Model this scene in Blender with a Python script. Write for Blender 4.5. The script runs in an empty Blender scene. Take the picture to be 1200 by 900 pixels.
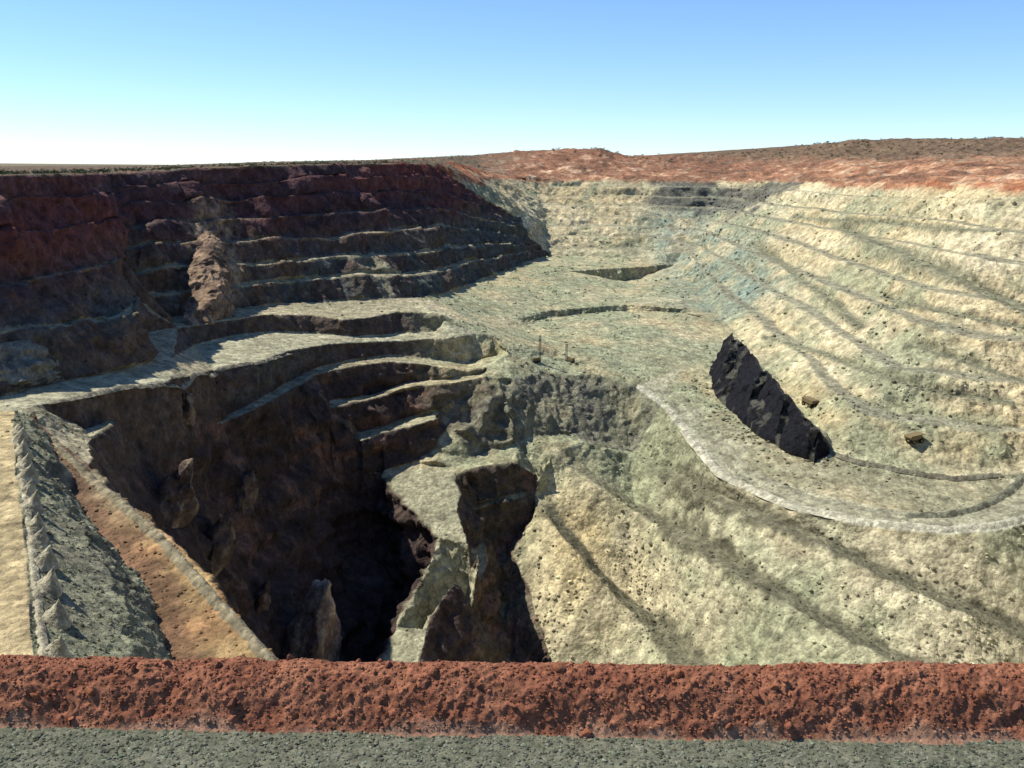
import bpy, bmesh, math, random
import numpy as np
from mathutils import Vector, Matrix, Euler
from mathutils.geometry import delaunay_2d_cdt

random.seed(7)
rng = np.random.default_rng(7)
sc = bpy.context.scene
C = sc.collection

# ------------------------------------------------------------------ camera
F = 1152.0                                   # focal length in pixels of the 1200 px wide photograph
PITCH = math.radians(12.55)                  # looking down
ROLL = math.radians(0.5)
cam_d = bpy.data.cameras.new('camera')
cam = bpy.data.objects.new('camera', cam_d)
C.objects.link(cam)
cam_d.sensor_width = 36.0
cam_d.lens = 36.0 * F / 1200.0
cam_d.clip_start = 0.5
cam_d.clip_end = 60000
cam.location = (0, 0, 0)
CM = Matrix.Rotation(math.pi / 2 - PITCH, 3, 'X') @ Matrix.Rotation(ROLL, 3, 'Z')
cam.rotation_euler = CM.to_euler()
sc.camera = cam
CMn = np.array(CM)

# ------------------------------------------------------------------ sky and sun
SUN_EL = math.radians(53.0)
SUN_AZ = math.radians(-76.0)                 # measured from +Y (view direction) towards +X
sun_dir = Vector((math.sin(SUN_AZ) * math.cos(SUN_EL), math.cos(SUN_AZ) * math.cos(SUN_EL), math.sin(SUN_EL)))
world = bpy.data.worlds.new('World')
sc.world = world
world.use_nodes = True
wn = world.node_tree
wn.nodes.clear()
sky = wn.nodes.new('ShaderNodeTexSky')
sky.sky_type = 'NISHITA'
sky.sun_disc = False
sky.sun_elevation = SUN_EL
sky.sun_rotation = SUN_AZ
sky.altitude = 2000
sky.air_density = 1.0
sky.dust_density = 0.0
sky.ozone_density = 8.0
bg = wn.nodes.new('ShaderNodeBackground')
bg.inputs[1].default_value = 0.125
wo = wn.nodes.new('ShaderNodeOutputWorld')
wn.links.new(sky.outputs[0], bg.inputs[0])
wn.links.new(bg.outputs[0], wo.inputs[0])

sun_d = bpy.data.lights.new('sun', 'SUN')
sun_d.energy = 5.0
sun_d.angle = math.radians(0.53)
sun_d.color = (1.0, 0.94, 0.82)
sun = bpy.data.objects.new('sun', sun_d)
C.objects.link(sun)
sun.rotation_euler = sun_dir.to_track_quat('Z', 'Y').to_euler()

sc.view_settings.view_transform = 'Standard'
sc.view_settings.look = 'None'
sc.view_settings.gamma = 1.0
sc.view_settings.exposure = 0.52
sc.cycles.max_bounces = 3
sc.cycles.diffuse_bounces = 2

# ------------------------------------------------------------------ helpers
S = 2.5                                      # metres per survey unit


def ray(px, py):
    v = CMn @ np.array([(px - 600) / F, -(py - 450) / F, -1.0])
    return v


def P(px, py, z):
    """pixel + elevation (survey units) -> point on that level, metres"""
    v = ray(px, py)
    return v * (z / v[2]) * S


def D(px, py, d):
    """pixel + horizontal distance along the view axis (survey units)"""
    v = ray(px, py)
    return v * (d / v[1]) * S


def Q(x, y, z):
    return np.array([x, y, z], float) * S


def link(name, me, mat=None, parent=None):
    o = bpy.data.objects.new(name, me)
    C.objects.link(o)
    if mat is not None:
        if len(me.materials) == 0:
            me.materials.append(mat)
    if parent is not None:
        o.parent = parent
    return o


def tag(o, label=None, cat=None, group=None, kind=None):
    if label: o['label'] = label
    if cat: o['category'] = cat
    if group: o['group'] = group
    if kind: o['kind'] = kind
    return o


# -- vectorised gradient noise
_perm = np.random.default_rng(3).permutation(256).astype(np.int64)
_perm = np.concatenate([_perm, _perm])
_g = np.random.default_rng(4).normal(size=(256, 3))
_g /= np.linalg.norm(_g, axis=1)[:, None]


def gnoise(p):
    pi = np.floor(p).astype(np.int64)
    pf = p - pi
    u = pf * pf * pf * (pf * (pf * 6 - 15) + 10)
    res = 0
    for dx in (0, 1):
        wx = u[:, 0] if dx else 1 - u[:, 0]
        hx = _perm[(pi[:, 0] + dx) & 255]
        for dy in (0, 1):
            wy = u[:, 1] if dy else 1 - u[:, 1]
            hy = _perm[hx + ((pi[:, 1] + dy) & 255)]
            for dz in (0, 1):
                wz = u[:, 2] if dz else 1 - u[:, 2]
                h = _perm[hy + ((pi[:, 2] + dz) & 255)]
                g = _g[h]
                d = g[:, 0] * (pf[:, 0] - dx) + g[:, 1] * (pf[:, 1] - dy) + g[:, 2] * (pf[:, 2] - dz)
                res = res + wx * wy * wz * d
    return res * 1.6


def nz(p, wl, off=0.0, st=(1, 1, 1)):
    return gnoise(p * (np.array(st) / wl) + off)


def fbm(p, wl, octv=3, off=0.0, st=(1, 1, 1), gain=0.5):
    a, s, t = 1.0, 0, 0
    for k in range(octv):
        s = s + a * nz(p, wl / 2 ** k, off + 17.3 * k, st)
        t += a
        a *= gain
    return s / t


def sstep(a, b, x):
    t = np.clip((x - a) / (b - a), 0, 1)
    return t * t * (3 - 2 * t)


def in_poly(pts, poly):
    x, y = pts[:, 0], pts[:, 1]
    inside = np.zeros(len(pts), bool)
    n = len(poly)
    for i in range(n):
        x0, y0 = poly[i][0], poly[i][1]
        x1, y1 = poly[(i + 1) % n][0], poly[(i + 1) % n][1]
        c = ((y0 > y) != (y1 > y))
        with np.errstate(divide='ignore', invalid='ignore'):
            xi = (x1 - x0) * (y - y0) / (y1 - y0 + 1e-12) + x0
        inside ^= c & (x < xi)
    return inside


def dist_line(pts, line):
    best = np.full(len(pts), 1e9)
    for a, b in zip(line[:-1], line[1:]):
        a2, b2 = np.asarray(a)[:2], np.asarray(b)[:2]
        ab = b2 - a2
        t = np.clip(((pts[:, :2] - a2) @ ab) / (ab @ ab + 1e-9), 0, 1)
        d = np.linalg.norm(pts[:, :2] - (a2 + t[:, None] * ab), axis=1)
        best = np.minimum(best, d)
    return best


# ------------------------------------------------------------------ materials
def nodes_of(name):
    m = bpy.data.materials.new(name)
    m.use_nodes = True
    nt = m.node_tree
    b = nt.nodes['Principled BSDF']
    b.inputs['Roughness'].default_value = 0.95
    b.inputs['Specular IOR Level'].default_value = 0.15
    return m, nt, b


def simple_mat(name, col, var=0.3, scale=6.0, rough=0.9, bump=0.3, metal=0.0, dist=0.05):
    m, nt, b = nodes_of(name)
    b.inputs['Roughness'].default_value = rough
    b.inputs['Metallic'].default_value = metal
    tc = nt.nodes.new('ShaderNodeTexCoord')
    n = nt.nodes.new('ShaderNodeTexNoise')
    n.inputs['Scale'].default_value = scale
    n.inputs['Detail'].default_value = 5
    r = nt.nodes.new('ShaderNodeValToRGB')
    r.color_ramp.elements[0].position = 0.3
    r.color_ramp.elements[1].position = 0.7
    r.color_ramp.elements[0].color = tuple(c * (1 - var) for c in col) + (1,)
    r.color_ramp.elements[1].color = tuple(min(1, c * (1 + var)) for c in col) + (1,)
    bp = nt.nodes.new('ShaderNodeBump')
    bp.inputs['Strength'].default_value = bump
    bp.inputs['Distance'].default_value = dist
    nt.links.new(tc.outputs['Object'], n.inputs['Vector'])
    nt.links.new(n.outputs['Fac'], r.inputs['Fac'])
    nt.links.new(r.outputs['Color'], b.inputs['Base Color'])
    nt.links.new(n.outputs['Fac'], bp.inputs['Height'])
    nt.links.new(bp.outputs['Normal'], b.inputs['Normal'])
    return m


def terrain_mat(name, scales=(0.14, 0.6), bump=1.5, var=0.42, cell=0.2):
    """rock colour comes from the mesh's 'rock' attribute; noise gives grain and fine relief"""
    m, nt, b = nodes_of(name)
    at = nt.nodes.new('ShaderNodeAttribute')
    at.attribute_name = 'rock'
    geo = nt.nodes.new('ShaderNodeNewGeometry')
    n1 = nt.nodes.new('ShaderNodeTexNoise')
    n1.inputs['Scale'].default_value = scales[0]
    n1.inputs['Detail'].default_value = 6
    n1.inputs['Roughness'].default_value = 0.65
    n2 = nt.nodes.new('ShaderNodeTexNoise')
    n2.inputs['Scale'].default_value = scales[1]
    n2.inputs['Detail'].default_value = 4
    n2.inputs['Roughness'].default_value = 0.7
    nt.links.new(geo.outputs['Position'], n1.inputs['Vector'])
    nt.links.new(geo.outputs['Position'], n2.inputs['Vector'])
    mr = nt.nodes.new('ShaderNodeMapRange')
    mr.inputs['From Min'].default_value = 0.3
    mr.inputs['From Max'].default_value = 0.7
    mr.inputs['To Min'].default_value = 1 - var
    mr.inputs['To Max'].default_value = 1 + var
    nt.links.new(n1.outputs['Fac'], mr.inputs['Value'])
    mr2 = nt.nodes.new('ShaderNodeMapRange')
    mr2.inputs['From Min'].default_value = 0.3
    mr2.inputs['From Max'].default_value = 0.7
    mr2.inputs['To Min'].default_value = 1 - var * 0.7
    mr2.inputs['To Max'].default_value = 1 + var * 0.7
    nt.links.new(n2.outputs['Fac'], mr2.inputs['Value'])
    mu = nt.nodes.new('ShaderNodeMath')
    mu.operation = 'MULTIPLY'
    nt.links.new(mr.outputs[0], mu.inputs[0])
    nt.links.new(mr2.outputs[0], mu.inputs[1])
    vm = nt.nodes.new('ShaderNodeVectorMath')
    vm.operation = 'SCALE'
    nt.links.new(at.outputs['Color'], vm.inputs[0])
    nt.links.new(mu.outputs[0], vm.inputs['Scale'])
    vo = nt.nodes.new('ShaderNodeTexVoronoi')
    vo.inputs['Scale'].default_value = scales[1] * 0.55
    dv = nt.nodes.new('ShaderNodeVectorMath'); dv.operation = 'MULTIPLY_ADD'
    dv.inputs[1].default_value = (0.8 / scales[1],) * 3
    nt.links.new(n1.outputs['Color'], dv.inputs[0]); nt.links.new(geo.outputs['Position'], dv.inputs[2])
    nt.links.new(dv.outputs[0], vo.inputs['Vector'])
    sp = nt.nodes.new('ShaderNodeSeparateColor')
    nt.links.new(vo.outputs['Color'], sp.inputs[0])
    cv = nt.nodes.new('ShaderNodeMapRange')
    cv.inputs['To Min'].default_value = 1 - cell; cv.inputs['To Max'].default_value = 1 + cell
    nt.links.new(sp.outputs[0], cv.inputs['Value'])
    vm2 = nt.nodes.new('ShaderNodeVectorMath'); vm2.operation = 'SCALE'
    nt.links.new(vm.outputs[0], vm2.inputs[0]); nt.links.new(cv.outputs[0], vm2.inputs['Scale'])
    nt.links.new(vm2.outputs[0], b.inputs['Base Color'])
    ad = nt.nodes.new('ShaderNodeMath')
    ad.operation = 'ADD'
    nt.links.new(n1.outputs['Fac'], ad.inputs[0])
    nt.links.new(n2.outputs['Fac'], ad.inputs[1])
    bp = nt.nodes.new('ShaderNodeBump')
    bp.inputs['Strength'].default_value = 0.8
    bp.inputs['Distance'].default_value = bump
    a2 = nt.nodes.new('ShaderNodeMath'); a2.operation = 'MULTIPLY_ADD'
    a2.inputs[1].default_value = -0.7
    nt.links.new(vo.outputs['Distance'], a2.inputs[0]); nt.links.new(ad.outputs[0], a2.inputs[2])
    nt.links.new(a2.outputs[0], bp.inputs['Height'])
    nt.links.new(bp.outputs['Normal'], b.inputs['Normal'])
    return m


M_rock = terrain_mat('pit_rock')

# ------------------------------------------------------------------ the pit: survey lines
VERTS, EDGES = [], []
CREST = []                                    # (points) kept for colouring


def line(pts):
    i0 = len(VERTS)
    VERTS.extend([np.asarray(p, float) for p in pts])
    EDGES.extend([(i0 + k, i0 + k + 1) for k in range(len(pts) - 1)])
    return [np.asarray(p, float) for p in pts]


def PL(*pts):
    return line([P(*p) for p in pts])


def densify(pts, n):
    pts = np.array(pts)
    L = np.r_[0, np.cumsum(np.linalg.norm(np.diff(pts[:, :2], axis=0), axis=1))]
    t = np.linspace(0, L[-1], n)
    return np.stack([np.interp(t, L, pts[:, k]) for k in range(3)], 1)


def wall(base, rim, steps, n=24, jit=1.0, seed=0, put_base=True, put_rim=True, match='index'):
    """benches between a toe line and a rim line. steps: list of (u0, u1, v): a bench at height fraction v
    reaching from u0 (its crest) to u1 (the toe of the face above)"""
    r = np.random.default_rng(seed)
    if match == 'index':
        k = len(base)
        tt = np.linspace(0, k - 1, n)
        B = np.stack([np.interp(tt, np.arange(k), np.array(base)[:, c]) for c in range(3)], 1)
        R = np.stack([np.interp(tt, np.arange(k), np.array(rim)[:, c]) for c in range(3)], 1)
    else:
        B, R = densify(base, n), densify(rim, n)
    if put_base: line(B)
    wob = np.zeros(n)
    for u0, u1, v in steps:
        wob = 0.6 * np.convolve(r.normal(size=n + 2), [0.3, 0.4, 0.3], 'valid') * 0.035 * jit + 0.4 * wob
        dv = 0.012 * jit * np.convolve(r.normal(size=n + 2), [0.3, 0.4, 0.3], 'valid')
        for u in (u0, u1):
            uu = np.clip(u + wob, 0.01, 0.985)
            p = B + (R - B) * uu[:, None]
            p[:, 2] = B[:, 2] + (R[:, 2] - B[:, 2]) * (v + dv + (0.004 if u == u1 else 0))
            line(p)
    if put_rim: line(R)
    return B, R


def steps_of(k, frac_bench=0.45, u_lo=0.0, u_hi=1.0):
    """k equal benches"""
    out = []
    for i in range(1, k + 1):
        v = i / (k + 1)
        f = 1.0 / (k + 1) * (1 - frac_bench)
        g = frac_bench / k
        u0 = i * f + (i - 1) * g
        out.append((u0, u0 + g, v))
    return out


# --- near left: road beside the lookout, heaps edge, rubble slope, ochre bench
roadA_out = PL((-190, 830, -40), (-170, 700, -40), (-150, 600, -40), (-120, 530, -40), (-85, 490, -40), (-50, 478, -40))
roadA_in = PL((46, 830, -40.3), (42, 775, -40.2), (34, 700, -40), (27, 620, -40), (20, 560, -40), (14, 505, -40), (18, 483, -40.2))
rub_mid = PL((150, 830, -44.5), (149, 770, -44.6), (142, 710, -44.6), (126, 672, -44.5), (98, 630, -44.2), (78, 597, -43.8), (55, 548, -42.8), (42, 512, -41.6), (32, 490, -40.9))
rub_toe = PL((212, 830, -50.5), (198, 775, -50.2), (180, 710, -50), (140, 658, -49.5), (107, 618, -48.7), (84, 580, -47.5), (62, 537, -45.2), (48, 508, -43), (37, 488, -41.2))
och_crest = PL((372, 830, -49.5), (326, 772, -49), (284, 724, -48.8), (240, 675, -48.5), (192, 625, -48), (154, 592, -47.2), (124, 566, -46.7), (100, 547, -46.0), (83, 533, -45.2), (64, 515, -44), (50, 498, -42.5), (42, 484, -41))

# --- the long ramp curving off to the right, and the benches stepping down from it
def at_px(pts, px):
    pts = sorted(pts)
    xs = [p[0] for p in pts]
    d_ = [P(*p)[1] for p in pts]
    return float(np.interp(px, xs, d_)) / S, float(np.interp(px, xs, [p[2] for p in pts]))


def face(prev, pix, slope):
    """toe of a face that falls from line prev at the given gradient towards the viewer's side"""
    out_ = []
    for px, py in pix:
        d0, z0 = at_px(prev, px)
        r_ = ray(px, py); t = -r_[2] / r_[1]
        d = (-z0 + slope * d0) / (t + slope)
        out_.append((px, py, -t * d))
    return out_


def bench(prev, pix, dz=0.25):
    return [(px, py, at_px(prev, px)[1] - dz) for px, py in pix]


t1c = [(205, 384, -43.3), (253, 377, -44.2), (321, 368, -45), (367, 369, -46.5), (405, 375, -47.6), (440, 370, -47.8), (471, 365, -47.9), (500, 361, -47.9), (513, 366, -48.5)]
t1_crest = PL(*t1c)
t1_back = PL((200, 377, -43), (253, 370, -44), (321, 361, -44.9), (367, 361, -46), (405, 366, -47.1), (440, 361, -47.3), (471, 350, -46.6), (490, 349, -47.2), (503, 351, -48))
ru = [(-46, 479, -40), (0, 469, -40), (30, 462, -40.3), (60, 452, -40.8), (110, 440, -41.8), (165, 429, -43.2), (200, 420, -44.4)] + face(t1c, [(228, 404), (277, 393), (321, 389), (367, 390), (413, 395), (462, 392), (512, 388)], 1.9) + [(519, 376, -51.0)]
ramp_up = PL(*ru)
rl = [(48, 474, -40.6), (100, 463, -41.6), (150, 453, -43), (200, 446, -45)] + bench(ru, [(250, 434), (300, 424), (338, 411), (383, 403), (430, 401), (468, 399), (510, 396)], 0.5) + [(535, 393, -54.3), (559, 391, -55), (578, 394, -56), (590, 406, -58.2)]
ramp_lo = PL(*rl)
t2t = face(rl, [(262, 489), (300, 468), (347, 444), (370, 432), (420, 421), (460, 416), (505, 419), (545, 425), (580, 419)], 2.6) + [(594, 414, -60)]
t2_toe = PL(*t2t)
t3c = bench(t2t, [(255, 499), (292, 481), (330, 462), (350, 452), (367, 440), (420, 428), (457, 423), (500, 427), (545, 434), (572, 430)], 0.3)
t3_crest = PL(*t3c)
l2b = face(t3c, [(387, 470), (430, 463), (475, 449), (523, 443), (560, 437)], 2.6)
l2_back = PL(*l2b)
l2c = bench(l2b, [(383, 479), (427, 471), (471, 456), (523, 449), (567, 441)], 0.3) + [(600, 444, -65.8)]
l2_crest = PL(*l2c)
l3b = face(l2c, [(421, 508), (450, 499), (478, 491), (512, 481), (545, 462)], 2.6)
l3_back = PL(*l3b)
l3c = bench(l3b, [(424, 517), (450, 508), (475, 501), (512, 490)], 0.3)
l3_crest = PL(*l3c)
l3t = face(l3c, [(428, 552), (450, 550), (479, 543), (506, 527)], 2.6) + [(522, 502, -78)]
l3_toe = PL(*l3t)
print('tiers', [round(p[2], 1) for p in t2t], [round(p[2], 1) for p in l2c], [round(p[2], 1) for p in l3t])
comp = rl[:4] + [p for p in t3c[:4]] + l2c[:1] + l3c[:1] + l3t[:2]
m1 = face(comp, [(95, 505), (135, 530), (185, 560), (250, 600), (330, 660), (400, 720), (440, 775)], 1.9)
PL(*m1)

# --- lit spit that runs down between the two deep holes
spit_l = PL((446, 556, -87.3), (455, 563, -87.8), (483, 592, -91), (514, 629, -96), (502, 660, -99.5), (482, 700, -103.5), (465, 735, -106.5), (455, 775, -109), (452, 830, -112))
spit_r = PL((529, 548, -86.2), (533, 560, -87.5), (540, 600, -92.3), (549, 638, -97), (560, 648, -98.4), (533, 680, -101.5), (513, 705, -103.8), (497, 738, -106.6), (490, 775, -109), (486, 830, -112))
# hole one bottom
line([Q(-47, 262, -108), Q(-43, 250, -116), Q(-40, 232, -128), Q(-44, 205, -136), Q(-36, 180, -142), Q(-18, 140, -146), Q(0, 115, -148)])
line([p + np.array([-9, -3, -55.0]) for p in spit_l[1:]])
line([P(84, 534, -45.3), P(108, 512, -46.5), P(134, 492, -47)])

# --- central floor edge and the rubble slope below it
mid_crest = PL((600, 444, -65.8), (640, 437, -66.5), (700, 440, -68.5), (745, 453, -71.5), (775, 475, -74.5), (803, 507, -78), (824, 535, -80.5), (846, 560, -82.6), (880, 577, -83.6), (930, 598, -84.2), (1000, 614, -84.4), (1060, 621, -84.2), (1110, 625, -84), (1167, 620, -83.2), (1200, 613, -82.6), (1300, 590, -81.5))
rub2_toe = PL((557, 537, -85.2), (575, 528, -84.3), (607, 518, -83), (633, 511, -82), (664, 509, -82.3), (690, 520, -83.8))
hole2_crest = PL((533, 557, -87.2), (545, 551, -86.5), (572, 545, -85.8), (600, 541, -85.6), (632, 543, -86), (645, 533, -85), (664, 523, -84.2))
hole2_toe = PL((553, 588, -96), (585, 581, -95), (617, 574, -94), (638, 563, -91.5))
ledge = PL((557, 594, -96.6), (585, 588, -96), (617, 581, -95.3), (645, 574, -94))
ledge_strip = PL((559, 598, -97.2), (566, 615, -99.5), (572, 633, -102), (576, 655, -105), (549, 690, -109), (520, 715, -111.5), (500, 742, -114), (495, 775, -116.5))
line([p + np.array([4.5, -2, -28.0]) for p in spit_r[2:4]])
line([p + np.array([8, -5, -45.0]) for p in ledge_strip[:-1]])
line([p + np.array([3, -9, -36.0]) for p in ledge[1:-1]])
line([Q(2, 236, -136), Q(-2, 215, -140), Q(-6, 190, -143), Q(2, 150, -146)])
lit_toe = PL((632, 568, -93.5), (622, 612, -101.5), (602, 650, -109), (622, 698, -116), (640, 748, -122.5), (652, 785, -127.5), (665, 830, -133))

# --- lower right slope: three sloping catch benches below the haul road
mc_px = [(600, 444, -65.8), (640, 437, -66.5), (700, 440, -68.5), (745, 453, -71.5), (775, 475, -74.5), (803, 507, -78), (824, 535, -80.5), (846, 560, -82.6), (880, 577, -83.6), (930, 598, -84.2), (1000, 614, -84.4), (1060, 621, -84.2), (1110, 625, -84), (1167, 620, -83.2), (1200, 613, -82.6), (1300, 590, -81.5)]
k2b = face(mc_px, [(740, 524), (790, 553), (830, 574), (900, 604), (980, 638), (1060, 675), (1130, 705), (1210, 741), (1290, 776)], 1.15)
k2c = bench(k2b, [(736, 533), (786, 563), (826, 584), (896, 615), (976, 649), (1056, 687), (1126, 718), (1206, 754), (1290, 790)], 0.3)
p1 = [(640, 520, -83), (664, 512, -82.5), (690, 522, -83.8)] + k2c
k1b = face(p1, [(672, 538), (704, 558), (746, 585), (784, 608), (824, 632), (904, 681), (1004, 737), (1072, 772), (1134, 804), (1200, 838)], 1.15)
k1c = bench(k1b, [(664, 546), (698, 568), (738, 596), (776, 620), (816, 644), (896, 694), (996, 751), (1064, 787), (1126, 819), (1200, 855)], 0.3)
k0b = face(k1c, [(646, 592), (676, 629), (706, 666), (739, 699), (769, 727), (816, 774), (856, 815)], 1.15)
k0c = bench(k0b, [(638, 600), (668, 640), (696, 677), (729, 712), (759, 740), (804, 788), (844, 830)], 0.3)
c0 = (PL(*k0c), PL(*k0b)); c1 = (PL(*k1c), PL(*k1b)); c2 = (PL(*k2c), PL(*k2b))
print('catch', [round(p[2], 1) for p in k2c], [round(p[2], 1) for p in k1c], [round(p[2], 1) for p in k0c])
PL(*face(k1c, [(900, 850), (1000, 870), (1100, 890), (1280, 900)], 1.1))
PL(*face(k0c, [(700, 850), (800, 880)], 1.1))

# --- right-hand wall
rbase = [P(640, 300, -54), P(690, 301, -54.5), P(745, 303, -55), P(800, 312, -57), P(830, 360, -62), P(858, 392, -66), P(905, 435, -70.5), P(975, 522, -76), P(1060, 540, -78), P(1150, 548, -78.5), P(1230, 545, -78), P(1330, 535, -77)]
rrim = [D(640, 211, 690), D(695, 210, 690), D(760, 209, 690), D(860, 211, 690), D(945, 214, 610), D(1010, 214, 530), D(1085, 213, 450), D(1195, 212, 380), D(1290, 210, 360), D(1390, 210, 345), D(1480, 208, 325), D(1600, 206, 300)]
RB, RR = wall(rbase, rrim, [(0.10, 0.15, 0.11), (0.24, 0.29, 0.24), (0.37, 0.43, 0.37), (0.51, 0.56, 0.50), (0.645, 0.70, 0.635), (0.775, 0.83, 0.765), (0.895, 0.935, 0.89)], n=44, jit=1.0, seed=5)
# red ground above the rim
r2 = [D(560, 193, 780), D(640, 190, 770), D(700, 192, 770), D(730, 199, 760), D(860, 196, 790), D(945, 196, 710), D(1010, 192, 640), D(1085, 190, 570), D(1195, 190, 500), D(1290, 190, 480), D(1400, 190, 460), D(1600, 188, 420)]
line(r2)
r3 = [D(560, 182, 840), D(600, 178, 835), D(660, 177, 835), D(705, 176, 835), D(722, 184, 830), D(745, 186, 835), D(800, 184, 850), D(850, 183, 850), D(900, 178, 830), D(960, 170, 800), D(1010, 166, 760), D(1100, 164, 720), D(1200, 164, 680), D(1300, 164, 660), D(1600, 164, 600)]
line(r3)
r4 = [D(560, 182, 1000), D(650, 179, 1000), D(705, 177, 1000), D(722, 184, 1000), D(800, 184, 1000), D(900, 179, 1000), D(1010, 166, 1000), D(1200, 164, 950), D(1600, 164, 900)]
line(r4)

# --- central floor: small cuts
k1 = [(668, 318, -56), (720, 314, -56.3), (755, 312, -56.8), (788, 310, -57.2)]
PL(*k1)
PL(*face(k1, [(678, 325), (704, 334), (748, 327), (784, 318)], 1.8))
line([P(704, 341, -61), P(752, 334, -61), P(800, 328, -61)])
k2 = [(606, 375, -59), (640, 364, -58.6), (690, 359, -58.8), (735, 357, -59.2), (800, 362, -60.5)]
PL(*k2)
PL(*face(k2, [(612, 379), (645, 372), (690, 366), (735, 364), (795, 367)], 1.7))
line([P(610, 386, -61), P(650, 380, -61.2), P(700, 374, -61.3), P(740, 372, -61.5), P(800, 376, -62.5)])
line([P(560, 352, -53.5), P(620, 326, -54), P(655, 312, -54.5)])
line([P(600, 420, -62), P(660, 410, -63), P(730, 410, -64.5), P(800, 430, -68)])
# flats beside the haul road on the right
line([P(830, 480, -74.8), P(880, 520, -78), P(960, 545, -79.5), P(1050, 560, -80.5), P(1117, 568, -81), P(1180, 562, -80.2), P(1300, 550, -79.5)])
line([P(865, 548, -81.5), P(960, 580, -82.7), P(1060, 602, -83), P(1150, 597, -82.5), P(1200, 580, -81.6)])

# --- left main wall (in shade)
lbase = [P(150, 379, -43), P(200, 372, -42.8), P(253, 365, -43.8), P(321, 357, -44.7), P(400, 352, -46), P(462, 350, -46.5), P(502, 349, -49.5), P(540, 338, -51), P(590, 318, -52.5), P(640, 300, -54)]
lrim = [D(125, 203, 300), D(185, 200, 322), D(240, 197, 338), D(300, 195, 352), D(375, 193, 385), D(430, 192, 425), D(470, 191.5, 465), D(505, 192, 508), D(540, 216, 545), D(606, 254, 580)]
LB, LR = wall(lbase, lrim, [(0.13, 0.22, 0.15), (0.29, 0.37, 0.29), (0.45, 0.53, 0.45), (0.60, 0.68, 0.61), (0.75, 0.81, 0.76), (0.87, 0.92, 0.89)], n=48, jit=1.5, seed=11)
# --- near left wall (in shade)
wbase = [P(-120, 500, -40), P(-50, 480, -40), P(0, 468, -40), P(50, 453, -40.8), P(110, 438, -41.8), P(160, 429, -43), P(172, 424, -43.2), P(158, 392, -42)]
wrim = [D(-330, 206, 165), D(-200, 207, 172), D(-90, 207, 186), D(0, 206, 206), D(40, 205.5, 224), D(80, 205, 247), D(105, 204, 268), D(120, 203.5, 288)]
WB, WR = wall(wbase, wrim, [(0.24, 0.31, 0.24), (0.48, 0.55, 0.47), (0.70, 0.76, 0.70), (0.88, 0.92, 0.87)], n=22, jit=1.8, seed=23)
# plateau behind the left rim
line([D(-330, 204, 330), D(0, 203, 380), D(120, 201, 400), D(300, 193.5, 440), D(430, 190, 520), D(520, 188, 590)])
line([D(-330, 202, 700), D(0, 200.5, 700), D(120, 198, 700), D(300, 190.5, 700), D(430, 188, 740), D(530, 187, 780)])
line([D(512, 191, 516), D(545, 205, 560), D(580, 222, 590), D(612, 245, 615)])
line([D(530, 189, 600), D(560, 197, 650), D(600, 207, 680)])
line([D(-330, 201, 1100), D(0, 200.2, 1100), D(120, 197.5, 1100), D(300, 190, 1100), D(430, 188, 1100), D(530, 186, 1100)])

# --- near wall below the lookout, hidden by the berm
line([(-300, 120, -12), (-140, 50, -10), (-60, 22, -12), (-30, 15.5, -10.5), (0, 15.0, -10.5), (30, 15.5, -10.5), (70, 22, -12), (170, 50, -10), (340, 130, -12)])
line([(-300, 170, -70), (-140, 90, -60), (-60, 50, -55), (0, 45, -55), (60, 50, -55), (150, 90, -60), (330, 190, -60)])
line([(-60, 120, -150), (0, 110, -160), (80, 120, -160), (170, 170, -150), (330, 260, -140)])
line([Q(-15, 90, -142), Q(10, 95, -145), Q(50, 110, -140), Q(90, 130, -125), Q(130, 150, -110)])
line([Q(-36, 60, -42), Q(-30, 68, -46), Q(-24, 72, -50)])
line([Q(-200, 20, -4), Q(-160, 90, -4), Q(-180, 160, -4), Q(-185, 205, -4)])
line([Q(-120, 30, -4), Q(-95, 62, -38), Q(-93, 90, -40)])
line([Q(150, 20, -4), Q(190, 90, -4), Q(300, 220, -4)])
line([Q(130, 100, -70), Q(170, 170, -76)])
# outer boundary of the surveyed ground
line([Q(-900, -300, -6), Q(-900, 500, -7), Q(-800, 1200, -9), Q(0, 1300, 2), Q(800, 1200, 8), Q(900, 500, 8), Q(900, -300, -5), Q(-900, -300, -6)])
line([(-300, 20, -7), (-100, 5, -7.6), (-30, 2, -7.6), (0, 1, -7.6), (30, 2, -7.6), (100, 5, -7.6), (300, 20, -7)])

# ------------------------------------------------------------------ triangulate the survey
vin = [Vector((v[0], v[1])) for v in VERTS]
out = delaunay_2d_cdt(vin, EDGES, [], 0, 0.02)
ov, oe, of, orig_v = out[0], out[1], out[2], out[3]
Vz = np.array([v[2] for v in VERTS])
V2 = np.array([[v.x, v.y] for v in ov])
Ea = np.array([VERTS[a] for a, b in EDGES]); Eb = np.array([VERTS[b] for a, b in EDGES])
z = np.zeros(len(V2))
for i, ids in enumerate(orig_v):
    if len(ids):
        z[i] = Vz[list(ids)].mean()
    else:                                     # where two survey lines cross
        p = V2[i]
        ab = (Eb - Ea)[:, :2]
        t = np.clip(((p - Ea[:, :2]) * ab).sum(1) / ((ab ** 2).sum(1) + 1e-9), 0, 1)
        d = np.linalg.norm(Ea[:, :2] + t[:, None] * ab - p, axis=1)
        k = np.argsort(d)[:2]
        z[i] = (Ea[k, 2] + t[k] * (Eb[k, 2] - Ea[k, 2])).mean()
V = np.c_[V2, z]
T = np.array([list(f) for f in of if len(f) == 3])
n_cross = sum(1 for ids in orig_v if len(ids) == 0)
print('TIN', len(V), len(T), 'crossings', n_cross)

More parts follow.
